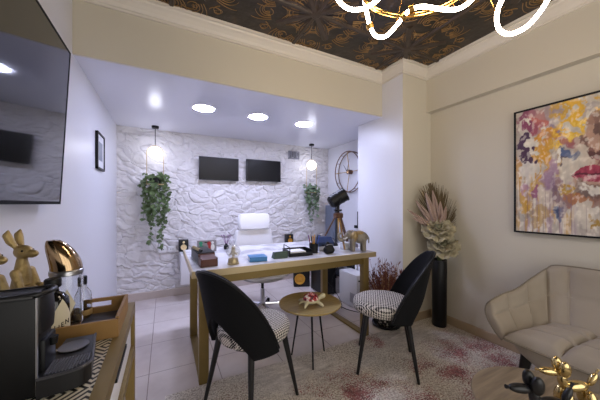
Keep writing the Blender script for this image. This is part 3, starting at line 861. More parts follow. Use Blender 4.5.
q = MB(); q.box((-.09, -.07, .055), (-.045, .09, .085), .01, rot=Matrix.Rotation(.2, 4, 'X')); q.build('handset', black_m, t)
q = MB()
for i in range(3):
    for j in range(4): q.box((.0+i*.03, -.06+j*.03, .03+j*.0067), (.02+i*.03, -.042+j*.03, .038+j*.0067))
q.build('keypad', mat('grey_keys', '#8a8a90', .5), t, smooth=False)
t = thing('black_pouch', 'black rounded pouch on the desk front beside the tripod', 'pouch', (1.295, 1.955, ZD), math.radians(-15))
q = MB(); limb(q, [(-.018, 0, .035), (.018, 0, .035)], [.035, .035]); limb(q, [(-.015, 0, .075), (.015, 0, .07)], [.024, .024]); q.ball((-.012, 0, .098), .014, 12)
b = blob(q, 'body', satin_black, t, vox=.005)
for v in b.data.vertices: v.co.z = max(v.co.z, 0)
q = MB().tube(spline([(-.03, -.02, .08), (0, -.028, .088), (.03, -.02, .08)], 4), .003, 6); q.build('zip', steel_m, t)
t = thing('white_desk_box', 'open white box on the desk behind the elephant', 'box', (1.595, 2.10, ZD), math.radians(-6))
MB().box((-.05, -.035, 0), (.05, .035, .055), .003).build('body', paper_m, t)
MB().box((-.052, -.037, .055), (.052, .037, .063), .002).build('lid', paper_m, t)

# spotlight on a wooden tripod
t = thing('tripod_spotlight', 'black studio spotlight lamp on wooden tripod standing on the desk', 'lamp', (1.57, 2.20, ZD))
apex = Vector((0, 0, .335))
for a, w in ((150, .014), (20, .014), (-107, .007)):
    a = math.radians(a); f = Vector((.19*math.cos(a), .19*math.sin(a), .008)); d = (f-apex)
    side = Vector((-math.sin(a), math.cos(a), 0))*w; th = Vector((math.cos(a), math.sin(a), 0))*.008
    p0 = apex+Vector((math.cos(a), math.sin(a), 0))*.03-Vector((0, 0, .02))
    q = MB(); q.prism([p0-side-th, p0+side-th, p0+side+th, p0-side+th], f-p0)
    q.build('leg', wood_tripod if w > .01 else mat('brass_faced_wood', '#8f6f45', .4, .3), t, smooth=False)
MB().lathe([(0, .30), (.045, .30), (.05, .31), (.05, .345), (.035, .355), (0, .355)], (0, 0, 0), 24).build('tripod_head', wood_tripod, t)
MB().cyl((0, 0, .08), (0, 0, .30), .006, seg=10).build('centre_post', brass_m, t)
MB().cyl((0, 0, .35), (0, 0, .44), .014, seg=12).build('swivel_post', satin_black, t)
MB().cyl((-.04, 0, .378), (.04, 0, .378), .010, seg=12).build('knob', satin_black, t)
ax = Vector((.80, -.36, .50)).normalized(); c = Vector((.005, .0, .505))
q = MB(); q.cyl(c-ax*.085, c+ax*.075, .068, .068, 36)
q.cyl(c+ax*.075, c+ax*.082, .074, .074, 36); q.cyl(c-ax*.11, c-ax*.085, .045, .068, 36); q.cyl(c+ax*.02, c+ax*.03, .071, .071, 36); q.cyl(c-ax*.03, c-ax*.02, .071, .071, 36)
q.build('lamp_housing', satin_black, t)
MB().cyl(c+ax*.0815, c+ax*.084, .062, .062, 32).build('lens', glass_m, t)
side = ax.cross(Vector((0, 0, 1))).normalized()
q = MB(); q.tube([c+side*.078, c+side*.078-Vector((0, 0, .055)), c-side*.0-Vector((0, 0, .085)), c-side*.078-Vector((0, 0, .055)), c-side*.078], .007, 8)
q.build('yoke', satin_black, t)

# elephant figurine, trunk curled up, facing left
t = thing('elephant_figurine', 'carved grey gold elephant figurine with raised curled trunk on desk end', 'figurine', (1.628, 1.965, ZD), math.radians(180-24))
t.scale = (1.07, 1.07, 1.14)
q = MB()
q.ball((-.022, 0, .112), (.070, .048, .052), 20); q.ball((.03, 0, .118), (.045, .044, .05), 18)
q.ball((.075, 0, .132), (.036, .034, .04), 18)
for sx in (-1, 1):
    for sy in (-1, 1):
        limb(q, [(sx*.045+.0, sy*.025, .095), (sx*.047, sy*.027, .05), (sx*.048, sy*.027, .008)], [.026, .019, .019])
tr = spline([(.10, 0, .125), (.122, 0, .10), (.145, 0, .088), (.168, 0, .10), (.174, 0, .128), (.158, 0, .146), (.138, 0, .14)], 4)
limb(q, tr, [.022-.014*k/(len(tr)-1) for k in range(len(tr))])
limb(q, [(-.085, 0, .125), (-.100, 0, .10), (-.098, 0, .065)], [.008, .006, .006])
el = blob(q, 'body', elephant_m, t, vox=.004, sm=5)
for v in el.data.vertices: v.co.z = max(0, v.co.z)
for s in (-1, 1):
    q = MB()
    cush = [(.0, .0), (.028, .024), (.052, .012), (.056, -.02), (.040, -.052), (.012, -.062), (-.006, -.03)]
    pts = spline([(.068-a, s*(.033+.018*min(1, a/.03)), .142+b) for a, b in cush], 4, True)
    cc = sum(pts, Vector())/len(pts)+Vector((0, s*.006, 0))
    cv = q.bm.verts.new(cc); vs = [q.bm.verts.new(p) for p in pts]
    for k in range(len(vs)): q.bm.faces.new((cv, vs[k], vs[(k+1) % len(vs)]))
    o = q.build('ear', mat('gold_ear', '#a58e64', .4, .5, var=.3, vscale=50), t); apply_mod(o, 'SOLIDIFY', thickness=.006, offset=0)
    MB().tube([(.098, s*.018, .115), (.118, s*.022, .100), (.136, s*.022, .104)], [.006, .005, .002], 8).build('tusk', paper_m, t)
q = MB()
for s in (-1, 1): q.ball((.098, s*.026, .142), .004, 8)
q.build('eye', satin_black, t)
q = MB(); q.ball((-.015, 0, .145), (.045, .042, .022), 20); q.build('saddle_cloth', mat('gold_cloth', '#9b8358', .45, .4, var=.4, vscale=60), t)

# ------------------------------------------------------------------ clutter behind the desk
t = thing('floor_speaker', 'black floor speaker with amber cone seen under the desk', 'speaker', (1.80, 3.46, 0), math.radians(-22))
MB().box((-.115, -.10, 0), (.115, .10, .28), .006).build('cabinet', black_m, t)
o = MB().lathe([(0, .02), (.03, .016), (.036, .004), (.062, .018), (.075, .018), (.078, .0), (0, .0)], (0, 0, 0), 32).build('cone', cone_m, t); o.matrix_local = Matrix.Translation((-.03, -.1, .115)) @ Matrix.Rotation(PI/2, 4, 'X')
o = MB().lathe([(.078, 0), (.09, 0), (.09, .008), (.078, .01)], (0, 0, 0), 32).build('cone_ring', satin_black, t); o.matrix_local = Matrix.Translation((-.03, -.1, .115)) @ Matrix.Rotation(PI/2, 4, 'X')
t = thing('subwoofer', 'plain black subwoofer box on floor right of the amber cone speaker', 'speaker', (1.93, 3.06, 0), math.radians(-3))
MB().box((-.10, -.17, .012), (.10, .17, .40), .006).build('cabinet', satin_black, t)
for sx in (-1, 1):
    for sy in (-1, 1): MB().cyl((sx*.08, sy*.13, 0), (sx*.08, sy*.13, .014), .015, seg=12).build('foot', black_m, t)
t = thing('computer_tower', 'white computer tower with a small grille on floor under right desk end', 'computer', (1.97, 2.50, 0), math.radians(0))
MB().box((-.05, -.17, .008), (.13, .17, .39), .008).build('case', white_lac, t)
q = MB()
for k in range(7): q.box((-.052, -.13+k*.013, .06), (-.049, -.124+k*.013, .17))
q.build('grille', vent_m, t, smooth=False)
q = MB(); q.box((-.03, -.173, .32), (.11, -.169, .335)); q.cyl((.04, -.174, .27), (.04, -.169, .27), .012, seg=16)
q.build('front_panel', satin_black, t, smooth=False)
for sx in (-.03, .11):
    for sy in (-.14, .14): MB().cyl((sx, sy, 0), (sx, sy, .009), .012, seg=10).build('foot', black_m, t)
t = thing('printer_stand', 'low white stand with open shelf beside the pier behind the desk', 'stand', (2.30, 2.97, 0))
MB().box((-.19, -.40, .47), (.19, .40, .495), .003).build('top', white_lac, t)
MB().box((-.17, -.38, .20), (.17, .38, .215), .002).build('shelf', satin_black, t)
for sx in (-1, 1):
    for sy in (-1, 1): MB().box((sx*.172-.015, sy*.38-.015, 0), (sx*.172+.015, sy*.38+.015, .47)).build('leg', white_lac, t, smooth=False)
t = thing('white_printer', 'white printer with dark top on the low stand behind the desk', 'printer', (2.30, 2.86, .496))
MB().box((-.16, -.19, 0), (.16, .19, .11), .012).build('body', white_lac, t)
MB().box((-.15, -.17, .11), (.15, .17, .14), .008).build('lid', mat('dark_maroon_lid', '#3a2630', .4), t)
MB().box((-.165, -.12, .03), (-.158, .12, .055)).build('paper_slot', satin_black, t, smooth=False)
t = thing('document_box', 'grey green document box on lower shelf of the white stand', 'box', (2.20, 2.68, .216))
MB().box((-.10, -.07, 0), (.10, .07, .20), .003, ).build('body', mat('sage_box', '#8b9084', .6), t)
MB().box((-.104, -.074, .17), (.104, .074, .205), .003).build('lid', satin_black, t)
q = MB()
q.tube(spline([(1.72, 2.62, .004), (1.78, 2.60, .10), (1.86, 2.74, .24), (1.95, 2.76, .38), (2.06, 2.74, .50)], 8), .004, 6)
q.tube(spline([(1.72, 2.62, .004), (1.82, 2.50, .004), (1.84, 2.40, .004), (1.9, 2.28, .004)], 8), .004, 6)
q.tube(spline([(1.75, 2.78, .30), (1.80, 2.72, .22), (1.86, 2.62, .10), (1.87, 2.55, .004), (1.80, 2.46, .004)], 8), .004, 6)
q.tube(spline([(1.75, 2.78, .30), (1.83, 2.85, .36), (1.96, 2.88, .44), (2.06, 2.86, .50)], 8), .004, 6)
tag(q.build('cable', cable_m), 'tangled black cables hanging beside the white computer tower', 'cable')
# ------------------------------------------------------------------ dried bush in a studded planter
t = thing('dried_plant', 'dry reddish spiky plant in a studded black bowl behind the right chair', 'plant', (1.945, 1.915, .0095))
MB().lathe([(0, .0), (.08, .0), (.125, .05), (.135, .10), (.13, .13), (.122, .13), (.122, .11), (0, .105)], (0, 0, 0), 40).build('planter', planter_m, t)
MB().lathe([(.11, .002), (.130, .004), (.138, .022), (.128, .03), (.10, .012), (.09, .002)], (0, 0, 0), 40).build('planter_rim', satin_black, t)
rng = random.Random(3); q = MB(); q2 = MB()
for k in range(240):
    a = rng.uniform(0, 2*PI); tilt = rng.uniform(.05, .75); L = rng.uniform(.32, .56)
    p0 = Vector((rng.uniform(-.05, .05), rng.uniform(-.05, .05), .10)); d = Vector((math.sin(tilt)*math.cos(a), math.sin(tilt)*math.sin(a), math.cos(tilt)))
    lim = L
    while lim > .1 and ((p0+d*lim).x > .115 or (p0+d*lim).x < -.19): lim *= .85
    L = lim
    bend = Vector((rng.uniform(-.03, .03), rng.uniform(-.03, .03), -.02))
    pts = [p0, p0+d*L*.5+bend*.4, p0+d*L]
    (q2 if rng.random() < .22 else q).tube(pts, [.004, .003, .001], 4)
    for j in range(5):
        f = rng.uniform(.45, 1.); c = p0+d*L*f; e = c+Vector((rng.uniform(-.03, .03), rng.uniform(-.03, .03), rng.uniform(.0, .045)))
        if -.2 < e.x < .135: q.tube([c, (c+e)/2, e], [.002, .0045, .0008], 4)
q.build('spiky_foliage', bush_m, t); q2.build('stem', bush_tan, t)

# ------------------------------------------------------------------ tall black vase with dried flowers
t = thing('floor_vase', 'tall slim black floor vase in the corner beside the pier', 'vase', (2.395, 1.665, .011))
MB().lathe([(0, 0), (.060, 0), (.064, .01), (.0655, .3), (.068, .640), (.064, .645), (.058, .64), (.055, .05), (0, .05)], (0, 0, 0), 40).build('body', satin_black, t)
MB().lathe([(.064, .632), (.0695, .634), (.0695, .646), (.064, .648)], (0, 0, 0), 40).build('rim', black_m, t)
t = thing('dried_bouquet', 'dried bouquet of pinkish blades and two cream blooms in the tall vase', 'flowers', (2.395, 1.665, .061))
rng = random.Random(12)
Rv = Vector((.889, -.457, 0)); Fv = Vector((-.82, -.57, 0))           # sideways and towards the room
def blade(base, tip, w, bend, nrm):
    q = MB(); base = Vector(base); tip = Vector(tip); d = tip-base; s = d.cross(Vector(nrm)).normalized()
    n = Vector(nrm).normalized()
    N = 12; prev = None
    A = []
    for k in range(N+1):
        f = k/N; ww = w*(math.sin(PI*min(1, f*.93+.05))**.8)*(1-.15*f)
        c = base+d*f+n*bend*math.sin(f*PI)
        A.append([q.bm.verts.new(c-s*ww-n*ww*.0), q.bm.verts.new(c-s*ww*.5+n*ww*.45), q.bm.verts.new(c-n*ww*.1), q.bm.verts.new(c+s*ww*.5+n*ww*.45), q.bm.verts.new(c+s*ww)])
    for k in range(N):
        for j in range(4): q.bm.faces.new((A[k][j], A[k][j+1], A[k+1][j+1], A[k+1][j]))
    return q
Z = lambda z: z-.061
spec = [(-.31, 1.18, .022), (-.225, 1.265, .030), (-.13, 1.335, .033), (-.065, 1.36, .033), (-.10, 1.25, .026), (.01, 1.255, .030), (.065, 1.21, .026), (-.26, 1.10, .02), (.03, 1.14, .02), (-.17, 1.17, .024)]
for k, (lx, z, w) in enumerate(spec):
    b = Rv*lx*.12+Fv*.02; tp = Rv*lx+Fv*(.06+.02*(k % 3)); q = blade((b.x, b.y, Z(.95)), (tp.x, tp.y, Z(z-.03)), w, .012*(-1)**k, Fv+Rv*.3*(-1)**k)
    st = blade_o = q.build('dried_blade', proteas_m, t); apply_mod(blade_o, 'SOLIDIFY', thickness=.003)
q = MB()
for k in range(150):
    a = rng.uniform(-.5, .5); L = rng.uniform(.35, .52)
    p0 = Rv*rng.uniform(-.02, .02); p1 = p0+Rv*(.28*a+(-.06))+Fv*rng.uniform(-.02, .04)
    q.tube([(p0.x, p0.y, Z(.9)), ((p0.x+p1.x)/2, (p0.y+p1.y)/2, Z(.9+L*.55)), (p1.x, p1.y, Z(.9+L*math.cos(a)))], [.0025, .004, .001], 4)
for k in range(60):
    p1 = Rv*rng.uniform(-.115, -.05)-Fv*.005; z = rng.uniform(1.33, 1.41)
    q.tube([(p1.x*.5, p1.y*.5, Z(1.25)), (p1.x, p1.y, Z(z))], [.003, .002], 4)
for k in range(70):
    a = rng.uniform(.2, .95); L = rng.uniform(.2, .42); p1 = Rv*L*math.sin(a)
    p1 = p1 + Fv*.05
    if p1.x > .11: p1 = p1*(.11/p1.x)
    q.tube([(0, 0, Z(.86)), (p1.x, p1.y, Z(.86+L*math.cos(a)))], [.003, .001], 4)
q.build('pampas_grass', pampas_m, t)
def bloom(c, R, name, dark=False):
    q = MB(); c = Vector(c); up = (Fv*.75+Vector((0, 0, .75))).normalized(); M = orient(up).to_3x3()
    for ringi, (n, rad, tilt, sz) in enumerate(((8, .66, .10, .58), (6, .46, .5, .5), (5, .22, 1.0, .4))):
        for k in range(n):
            a = 2*PI*(k+.5*ringi)/n
            def f(u, w, a=a, rad=rad, tilt=tilt, sz=sz):
                s = (u-.5)*2; ww = sz*math.sin(PI*(.14+.72*w))**.5
                r = .08+rad*w*math.cos(tilt)*1.25; h = rad*w*math.sin(tilt)*1.1+.12*s*s+.06*math.sin(w*6+s*5)
                p = Vector((r*math.cos(a)-s*ww*.62*math.sin(a), r*math.sin(a)+s*ww*.62*math.cos(a), h+.1*ringi))
                return c+M@(p*R)
            q.grid(f, 7, 6)
    o = q.build('bloom', magnolia_m, t); apply_mod(o, 'SOLIDIFY', thickness=.0022)
    q = MB(); q.ball(c+M@Vector((0, 0, R*.3)), R*.2, 12)
    for k in range(14):
        a = rng.uniform(0, 2*PI); e = c+M@Vector((R*.3*math.cos(a), R*.3*math.sin(a), R*.55)); q.tube([c+M@Vector((0, 0, R*.2)), e], [.004, .0015], 4)
    q.build('bloom_centre', dark_petal, t)
cb = Fv*.07+Rv*-.01; bloom((cb.x, cb.y, Z(.945)), .165, 'a')
cb = Fv*.09+Rv*.04; bloom((cb.x, cb.y, Z(.785)), .155, 'b')
q = MB()
for k in range(4): 
    b = Rv*(-.02+.014*k); q.tube([(b.x*.4, b.y*.4, .0), (b.x, b.y, Z(.92))], .005, 6)
q.build('stem', stem_m, t)

# ------------------------------------------------------------------ rug
RX0, RX1, RY0, RY1 = .0, 2.50, -.6, 1.83
q = MB(); nx, ny = 126, 122
def rugf(u, w): return Vector((RX0+(RX1-RX0)*u, RY0+(RY1-RY0)*w, .0085+.0008*math.sin(u*90)*math.sin(w*97)))
R = q.grid(rugf, nx, ny)
bd = [R[i][0] for i in range(nx)]+[R[-1][j] for j in range(1, ny)]+[R[i][-1] for i in range(nx-2, -1, -1)]+[R[0][j] for j in range(ny-2, 0, -1)]
lw = [q.bm.verts.new((v.co.x, v.co.y, .0005)) for v in bd]
for k in range(len(bd)): q.bm.faces.new((bd[k], lw[k], lw[(k+1) % len(lw)], bd[(k+1) % len(bd)]))
rug = q.build('area_rug', rug_m, None)
tag(rug, 'distressed grey and beige area rug with dark red patches on tiled floor', 'rug')
reds = [(1.12, 1.36, .24, .9), (.80, 1.42, .22, .5), (.35, 1.6, .25, .35), (1.85, 1.12, .20, .9), (2.08, 1.32, .26, .8), (2.38, 1.25, .22, .9), (1.7, 1.33, .16, .65), (1.58, 1.75, .13, .8), (2.36, 1.55, .2, .55), (1.35, 1.02, .3, .7), (2.25, 1.05, .2, .8), (.98, 1.22, .2, .8), (1.78, .9, .3, .6)]
def rugcol(p):
    w = Vector((p.x+.10*fb((p.x*4, p.y*4, 1)), p.y+.10*fb((p.x*4, p.y*4, 5)), 0))
    r = 0
    for x, y, s, k in reds:
        d = ((w.x-x)**2+((w.y-y)*1.15)**2)/(s*s); r = max(r, k*math.exp(-d*1.1))
    b = .5+.9*fb((p.x*1.8+3, p.y*1.8, 2)); b = max(b, .9*r)
    b = max(b, .75-max(0, p.y-1.45)*3.5+.4*fb((p.x*5, p.y*5, 8)))
    return (min(1, max(0, r+.25*fb((p.x*9, p.y*9, 3)))), min(1, max(0, b)), 0)
paint(rug, 'stain', rugcol)

# ------------------------------------------------------------------ sofa along the right wall
SX, SY = 2.19, .20                                                    # origin on the floor
t = thing('loveseat', 'beige velvet quilted loveseat against the right wall', 'sofa', (SX, SY, .0105))
def interp(tab, s):
    s = max(0, min(1, s)); n = len(tab)-1; k = min(n-1, int(s*n)); f = s*n-k
    p0, p1, p2, p3 = (Vector(tab[max(0, k-1)]), Vector(tab[k]), Vector(tab[k+1]), Vector(tab[min(n, k+2)]))
    return .5*((2*p1)+(-p0+p2)*f+(2*p0-5*p1+4*p2-p3)*f*f+(-p0+3*p1-3*p2+p3)*f**3)
W = .85
top_h = [(-.305, .755, .555), (-.17, .75, .58), (-.045, .724, .605), (.10, .692, .67), (.175, .643, .735), (.198, .59, .768), (.205, .39, .776), (.205, .2, .776), (.205, 0, .776)]
bot_h = [(-.375, .645, .39), (-.28, .625, .385), (-.18, .605, .385), (-.10, .58, .385), (-.055, .55, .385), (-.04, .50, .385), (-.035, .36, .385), (-.035, .2, .385), (-.035, 0, .385)]
mir = lambda tab: tab+[(x, -y, z) for x, y, z in reversed(tab[:-1])]
topc, botc = mir(top_h), mir(bot_h)
NU, NV = 169, 26
def inner(u, w):
    T_, B_ = interp(topc, u), interp(botc, u)
    p = B_.lerp(T_, w)
    # belly between base and rim
    out = Vector((T_.x-B_.x, T_.y-B_.y, 0)); 
    p += out*.32*math.sin(PI*w)*(1 if w < 1 else 0)
    tang = (interp(botc, min(1, u+.01))-interp(botc, max(0, u-.01))); n = Vector((tang.y, -tang.x, 0))
    if n.length > 1e-6: n.normalize()
    # quilted squares
    qu = abs(math.sin(PI*u*12)); qv = abs(math.sin(PI*w*2.0))
    puff = .030*(min(1, qu*1.4)**.5)*(min(1, qv*1.6)**.5)
    return p+n*puff*.8
q = MB(); R = q.grid(inner, NU, NV)
def outer(u, w):
    T_, B_ = interp(topc, u), interp(botc, u)
    tang = (interp(botc, min(1, u+.01))-interp(botc, max(0, u-.01))); n = Vector((tang.y, -tang.x, 0)).normalized()
    B2 = Vector((B_.x*1.0, B_.y*1.0, .365))-n*.012
    p = B2.lerp(T_, w)
    p += Vector((T_.x-B_.x, T_.y-B_.y, 0))*.40*math.sin(PI*w) - n*.03*math.sin(PI*min(1, w*1.0))**.6
    p.x = min(p.x, .315)
    return p
R2 = q.grid(outer, NU, 14)
for i in range(NU-1):
    q.bm.faces.new((R[i][-1], R[i+1][-1], R2[i+1][-1], R2[i][-1]))
for i in (0, NU-1):                                                   # close the arm fronts
    ring_ = R[i]+list(reversed(R2[i]))
    q.bm.faces.new(ring_)
q.build('back_and_arms', velvet_m, t, angle=60)
seam_m = mat('velvet_seam', '#aa9e8e', .8)
q = MB()
for k in range(2, 11): q.tube([inner(k/12, j/20)+Vector((-.002, 0, .001)) for j in range(1, 20)], .0032, 6)
q.tube([inner(j/160, .5)+Vector((-.003, 0, .002)) for j in range(2, 159)], .0032, 6)
q.build('back_seam', seam_m, t)
MB().tube([interp(topc, k/160)+Vector((0, 0, .002)) for k in range(161)], .0045, 8).build('rim_piping', piping_m, t)
for s in (1, -1):
    u = 0 if s > 0 else 1
    MB().tube([outer(u, k/20) for k in range(21)], .0045, 8).build('arm_piping', piping_m, t)
# seat
def seatf(u, w):
    # u across the width (Y), w front to back (X)
    y = (u-.5)*2; x = -.385+.37*w
    hw = .635-.06*w
    yy = y*hw
    edge = max(abs(y)**8, (1-w)**9)
    qx = abs(math.sin(PI*w*2.5)); qy = abs(math.sin(PI*(u*5)))
    z = .40+.035*(1-abs(y)**6)*(1-(1-w)**7)+.034*(min(1, 2*qx)**.5)*(min(1, 2*qy)**.5)
    x -= .02*math.cos(y*1.4)
    return Vector((x, yy, z))
q = MB(); R = q.grid(seatf, 111, 51)
bot = []
bd = [R[i][0] for i in range(111)]+[R[-1][j] for j in range(1, 51)]+[R[i][-1] for i in range(109, -1, -1)]+[R[0][j] for j in range(49, 0, -1)]
mid = [q.bm.verts.new((v.co.x*1.01, v.co.y*1.005, .375)) for v in bd]
low = [q.bm.verts.new((v.co.x*.93+.01, v.co.y*.95, .36)) for v in bd]
n = len(bd)
for A, B in ((bd, mid), (mid, low)):
    for k in range(n): q.bm.faces.new((A[k], B[k], B[(k+1) % n], A[(k+1) % n]))
q.bm.faces.new(low)
q.build('seat_cushion', velvet_m, t, angle=60)
q = MB()
for k in range(1, 5): q.tube([seatf(k/5, j/20)+Vector((0, 0, .001)) for j in range(2, 20)], .003, 6)
for k in (1, 2): q.tube([seatf(j/80, k/2.5)+Vector((0, 0, .001)) for j in range(2, 79)], .003, 6)
q.build('seat_seam', seam_m, t)
fr = [seatf(k/40, 0) for k in range(41)]
MB().tube([(p.x-.004, p.y*1.0, .385) for p in fr], .007, 8).build('seat_piping', piping_m, t)
q = MB()
q.prism([(-.37, -.60, .372), (-.37, .60, .372), (.0, .55, .372), (.0, -.55, .372)], (0, 0, -.001))
def basef(u, w):
    a = 2*PI*u; c = math.cos(a); s_ = math.sin(a); pw = lambda v, e: math.copysign(abs(v)**e, v)
    k = [1, .985, .94, .86][min(3, int(w*3+.01))]
    return Vector((-.125+.262*k*pw(c, .35), .645*k*pw(s_, .25), .385-.115*w))
R = q.grid(basef, 64, 4, True); q.bm.faces.new([R[i][3] for i in range(64)])
q.build('seat_base', velvet_m, t)
for sx, sy in ((-.235, .585), (.05, .56), (-.235, -.585), (.05, -.56)):
    MB().cyl((sx*1.12, sy*1.06, 0), (sx, sy, .285), .016, .03, 16).build('leg', leg_black, t)

# ------------------------------------------------------------------ round side table with balloon dogs
t = thing('oak_side_table', 'round pale oak side table in front of the loveseat', 'table', (1.355, .455, .0105))
MB().lathe([(0, .362), (.25, .362), (.273, .368), (.277, .378), (.273, .387), (.265, .3895), (0, .3895)], (0, 0, 0), 64).build('table_top', oak_m, t)
MB().lathe([(0, 0), (.16, 0), (.165, .008), (.03, .02), (.024, .04), (.024, .34), (.07, .362), (0, .362)], (0, 0, 0), 40).build('pedestal', leg_black, t)
def balloon_dog(label, m, loc, rz, s):
    t = thing('balloon_dog_figurine', label, 'figurine', loc, rz, 'balloon dog figurines on the oak side table')
    S = lambda *p: tuple(v*s for v in p)
    q = MB()
    Ry = lambda a: Matrix.Rotation(a, 4, 'Y')
    q.ball(S(.0, 0, .093), S(.058, .025, .025), 20, Ry(.12))                  # body
    for x in (.05, -.05):
        for y in (-1, 1): q.ball(S(x*1.02, y*.024, .042), S(.021, .019, .043), 16, Matrix.Rotation(y*.12, 4, 'X') @ Ry(-.12 if x > 0 else .12))
    q.ball(S(.058, 0, .122), S(.019, .019, .038), 16, Ry(.1))                 # neck
    q.ball(S(.115, 0, .158), S(.048, .020, .018), 18, Ry(-.10))               # muzzle
    q.cyl(S(.158, 0, .162), S(.174, 0, .166), .004*s, .008*s, 10)             # knot
    for y in (-1, 1): q.ball(S(.062, y*.019, .178), S(.024, .019, .040), 18, Matrix.Rotation(-y*.15, 4, 'X') @ Ry(.15))
    q.ball(S(-.075, 0, .128), S(.014, .014, .034), 14, Ry(-.5))               # tail
    q.cyl(S(-.090, 0, .158), S(-.100, 0, .176), .004*s, .006*s, 10)
    q.build('body', m, t, angle=80)
    return t
balloon_dog('shiny black balloon dog figurine on the round oak table', black_balloon, (1.222, .428, .4), math.radians(180-26), .9)
balloon_dog('shiny gold balloon dog figurine on the round oak table, behind the black one', gold_foil, (1.445, .425, .4), math.radians(180-31), .85)

# ------------------------------------------------------------------ painting
PY1, PY0, PZ0, PZ1 = 1.083, -.42, .977, 1.93
t = thing('painting', 'large colourful abstract portrait painting in thin black frame on right wall', 'painting', (RW-.001, (PY0+PY1)/2, PZ0))
hw = (PY1-PY0)/2; H = PZ1-PZ0
q = MB(); q.box((-.04, -hw, 0), (0, hw, .012)); q.box((-.04, -hw, H-.012), (0, hw, H)); q.box((-.04, -hw, .012), (0, -hw+.012, H-.012)); q.box((-.04, hw-.012, .012), (0, hw, H-.012))
q.build('frame', satin_black, t, smooth=False)
q = MB(); NPY, NPZ = 215, 230
q.grid(lambda u, w: Vector((-.032, hw-.011-(2*hw-.022)*(u*.347/.8 if u < .8 else .347+(u-.8)/.2*.653), .011+(H-.022)*w)), NPY, NPZ)
cv = q.build('canvas', canvas_m, t, smooth=False)
L = lin
cream, mauve, plum, rose, gold, ochre, dgold, blue_, violet, skin, sdark, lip, lipd, grey_ = map(L, ('#cdc2b4', '#97566e', '#4b3148', '#b4605c', '#e0ae33', '#c08a2c', '#8f6a2a', '#5a6b92', '#96799a', '#c0a292', '#6a4a44', '#a03550', '#6d2038', '#a49a98'))
def mixc(a, b, f):
    f = max(0., min(1., f)); return tuple(x+(y-x)*f for x, y in zip(a, b))
def sm(a, b, x):
    x = max(0., min(1., (x-a)/(b-a))) if b != a else 0; return x*x*(3-2*x)
def pig(co):
    x = (hw-co.y); z = co.z                         # x from the left edge (m), z from the bottom (m)
    X_, Z_ = x*1.15, z*.75
    n1 = fb((X_*6, Z_*6, 1)); n2 = fb((X_*13, Z_*13, 4)); n3 = fb((X_*32, Z_*32, 9)); n4 = fb((x*3, z*3, 12))
    st = fb((x*30, z*2.6, 6)); g_ = fb((x*20, z*20, 31))+.4*n3
    wx = x+.045*n1+.030*n2+.014*n3; wz = z+.06*fb((X_*6, Z_*6, 17))+.04*fb((X_*13, Z_*13, 27))+.02*fb((X_*32, Z_*32, 37))
    c = mixc(L('#cfc5b6'), L('#b5a99f'), .5+1.2*n4)
    c = mixc(c, L('#ded6c8'), .7*sm(.0, .3, n2))
    def spot(cx, cz, rx, rz, col, k=1., e=.25):
        nonlocal c
        d = ((wx-cx)/rx)**2+((wz-cz)/(rz*1.3))**2
        c = mixc(c, col, k*sm(1.+e, 1.-e, d))
    low = sm(.72, .45, z)*sm(.42, .30, x)
    c = mixc(c, L('#a98ba0'), .65*low*sm(.05, .35, st+.4*n1))
    c = mixc(c, L('#c79a3c'), .7*low*sm(.12, .34, fb((x*24+5, z*2.2, 3))+.3*n2))
    c = mixc(c, L('#e0d8ca'), .7*low*sm(.10, .34, fb((x*26+9, z*2.0, 13))))
    # lower left patches of ochre and violet
    spot(.035, .45, .03, .12, ochre, .7*sm(-.3, .1, st)); spot(.06, .27, .03, .07, L('#c99b35'), .85); spot(.15, .35, .05, .04, L('#c9a04a'), .75)
    spot(.145, .31, .03, .03, L('#96557f'), .9); spot(.07, .37, .03, .03, L('#b98ba6'), .7); spot(.14, .14, .07, .06, L('#b99348'), .65); spot(.06, .16, .06, .035, L('#9d968f'), .6)
    spot(.133, .53, .017, .15, L('#c9952f'), .95*sm(-.35, .05, st+n2)); spot(.178, .53, .02, .13, L('#cf9a3c'), .85*sm(-.35, .05, st+n2)); spot(.21, .45, .03, .09, L('#a882a0'), .75)
    spot(.22, .37, .04, .05, L('#9a7a94'), .6); spot(.09, .50, .04, .10, L('#d9d2c6'), .8)
    # mauve, rose and plum washes upper left
    spot(.075, .885, .075, .055, L('#8f5068'), 1.); spot(.13, .87, .05, .05, L('#a8717c'), .8); spot(.085, .80, .075, .04, L('#8a4462'), 1.); spot(.19, .83, .085, .05, L('#bf6a62'), .95)
    spot(.20, .88, .07, .04, L('#b58a86'), .8); spot(.15, .77, .06, .03, L('#a85a66'), .7); spot(.24, .88, .04, .05, L('#a89a9c'), .8); spot(.27, .80, .035, .06, L('#bdb2b0'), .9); spot(.255, .75, .02, .03, L('#7f6a86'), .7)
    spot(.085, .838, .045, .010, L('#d8cfc0'), 1., .1); spot(.03, .77, .02, .05, L('#cfc6b8'), .9)
    spot(.045, .685, .042, .045, L('#4d3350'), 1., .12); spot(.085, .615, .035, .04, L('#4b2f4a'), 1., .12); spot(.105, .585, .03, .03, L('#4b2f4a'), 1., .12); spot(.115, .665, .05, .03, L('#d8d0c2'), 1., .12)
    # gold leaf
    spot(.21, .70, .08, .05, L('#cf8a2e'), .95*sm(-.25, .1, g_)); spot(.27, .69, .08, .035, L('#bf7a34'), .8); spot(.18, .63, .03, .08, L('#d39a30'), .9*sm(-.3, .05, g_))
    band = sm(.11, .05, abs(z-(.735+.55*(x-.325)))) * sm(.20, .27, x)
    c = mixc(c, L('#e6b631'), sm(-.16, .06, g_)*band); c = mixc(c, L('#f0cf62'), .8*sm(.12, .3, g_)*band)
    spot(.335, .895, .075, .065, L('#e3b02c'), .95*sm(-.22, .02, g_)); spot(.27, .905, .04, .035, L('#c9a048'), .8*sm(-.2, .05, g_)); spot(.44, .93, .08, .02, L('#d6a838'), .9*sm(-.2, .05, g_))
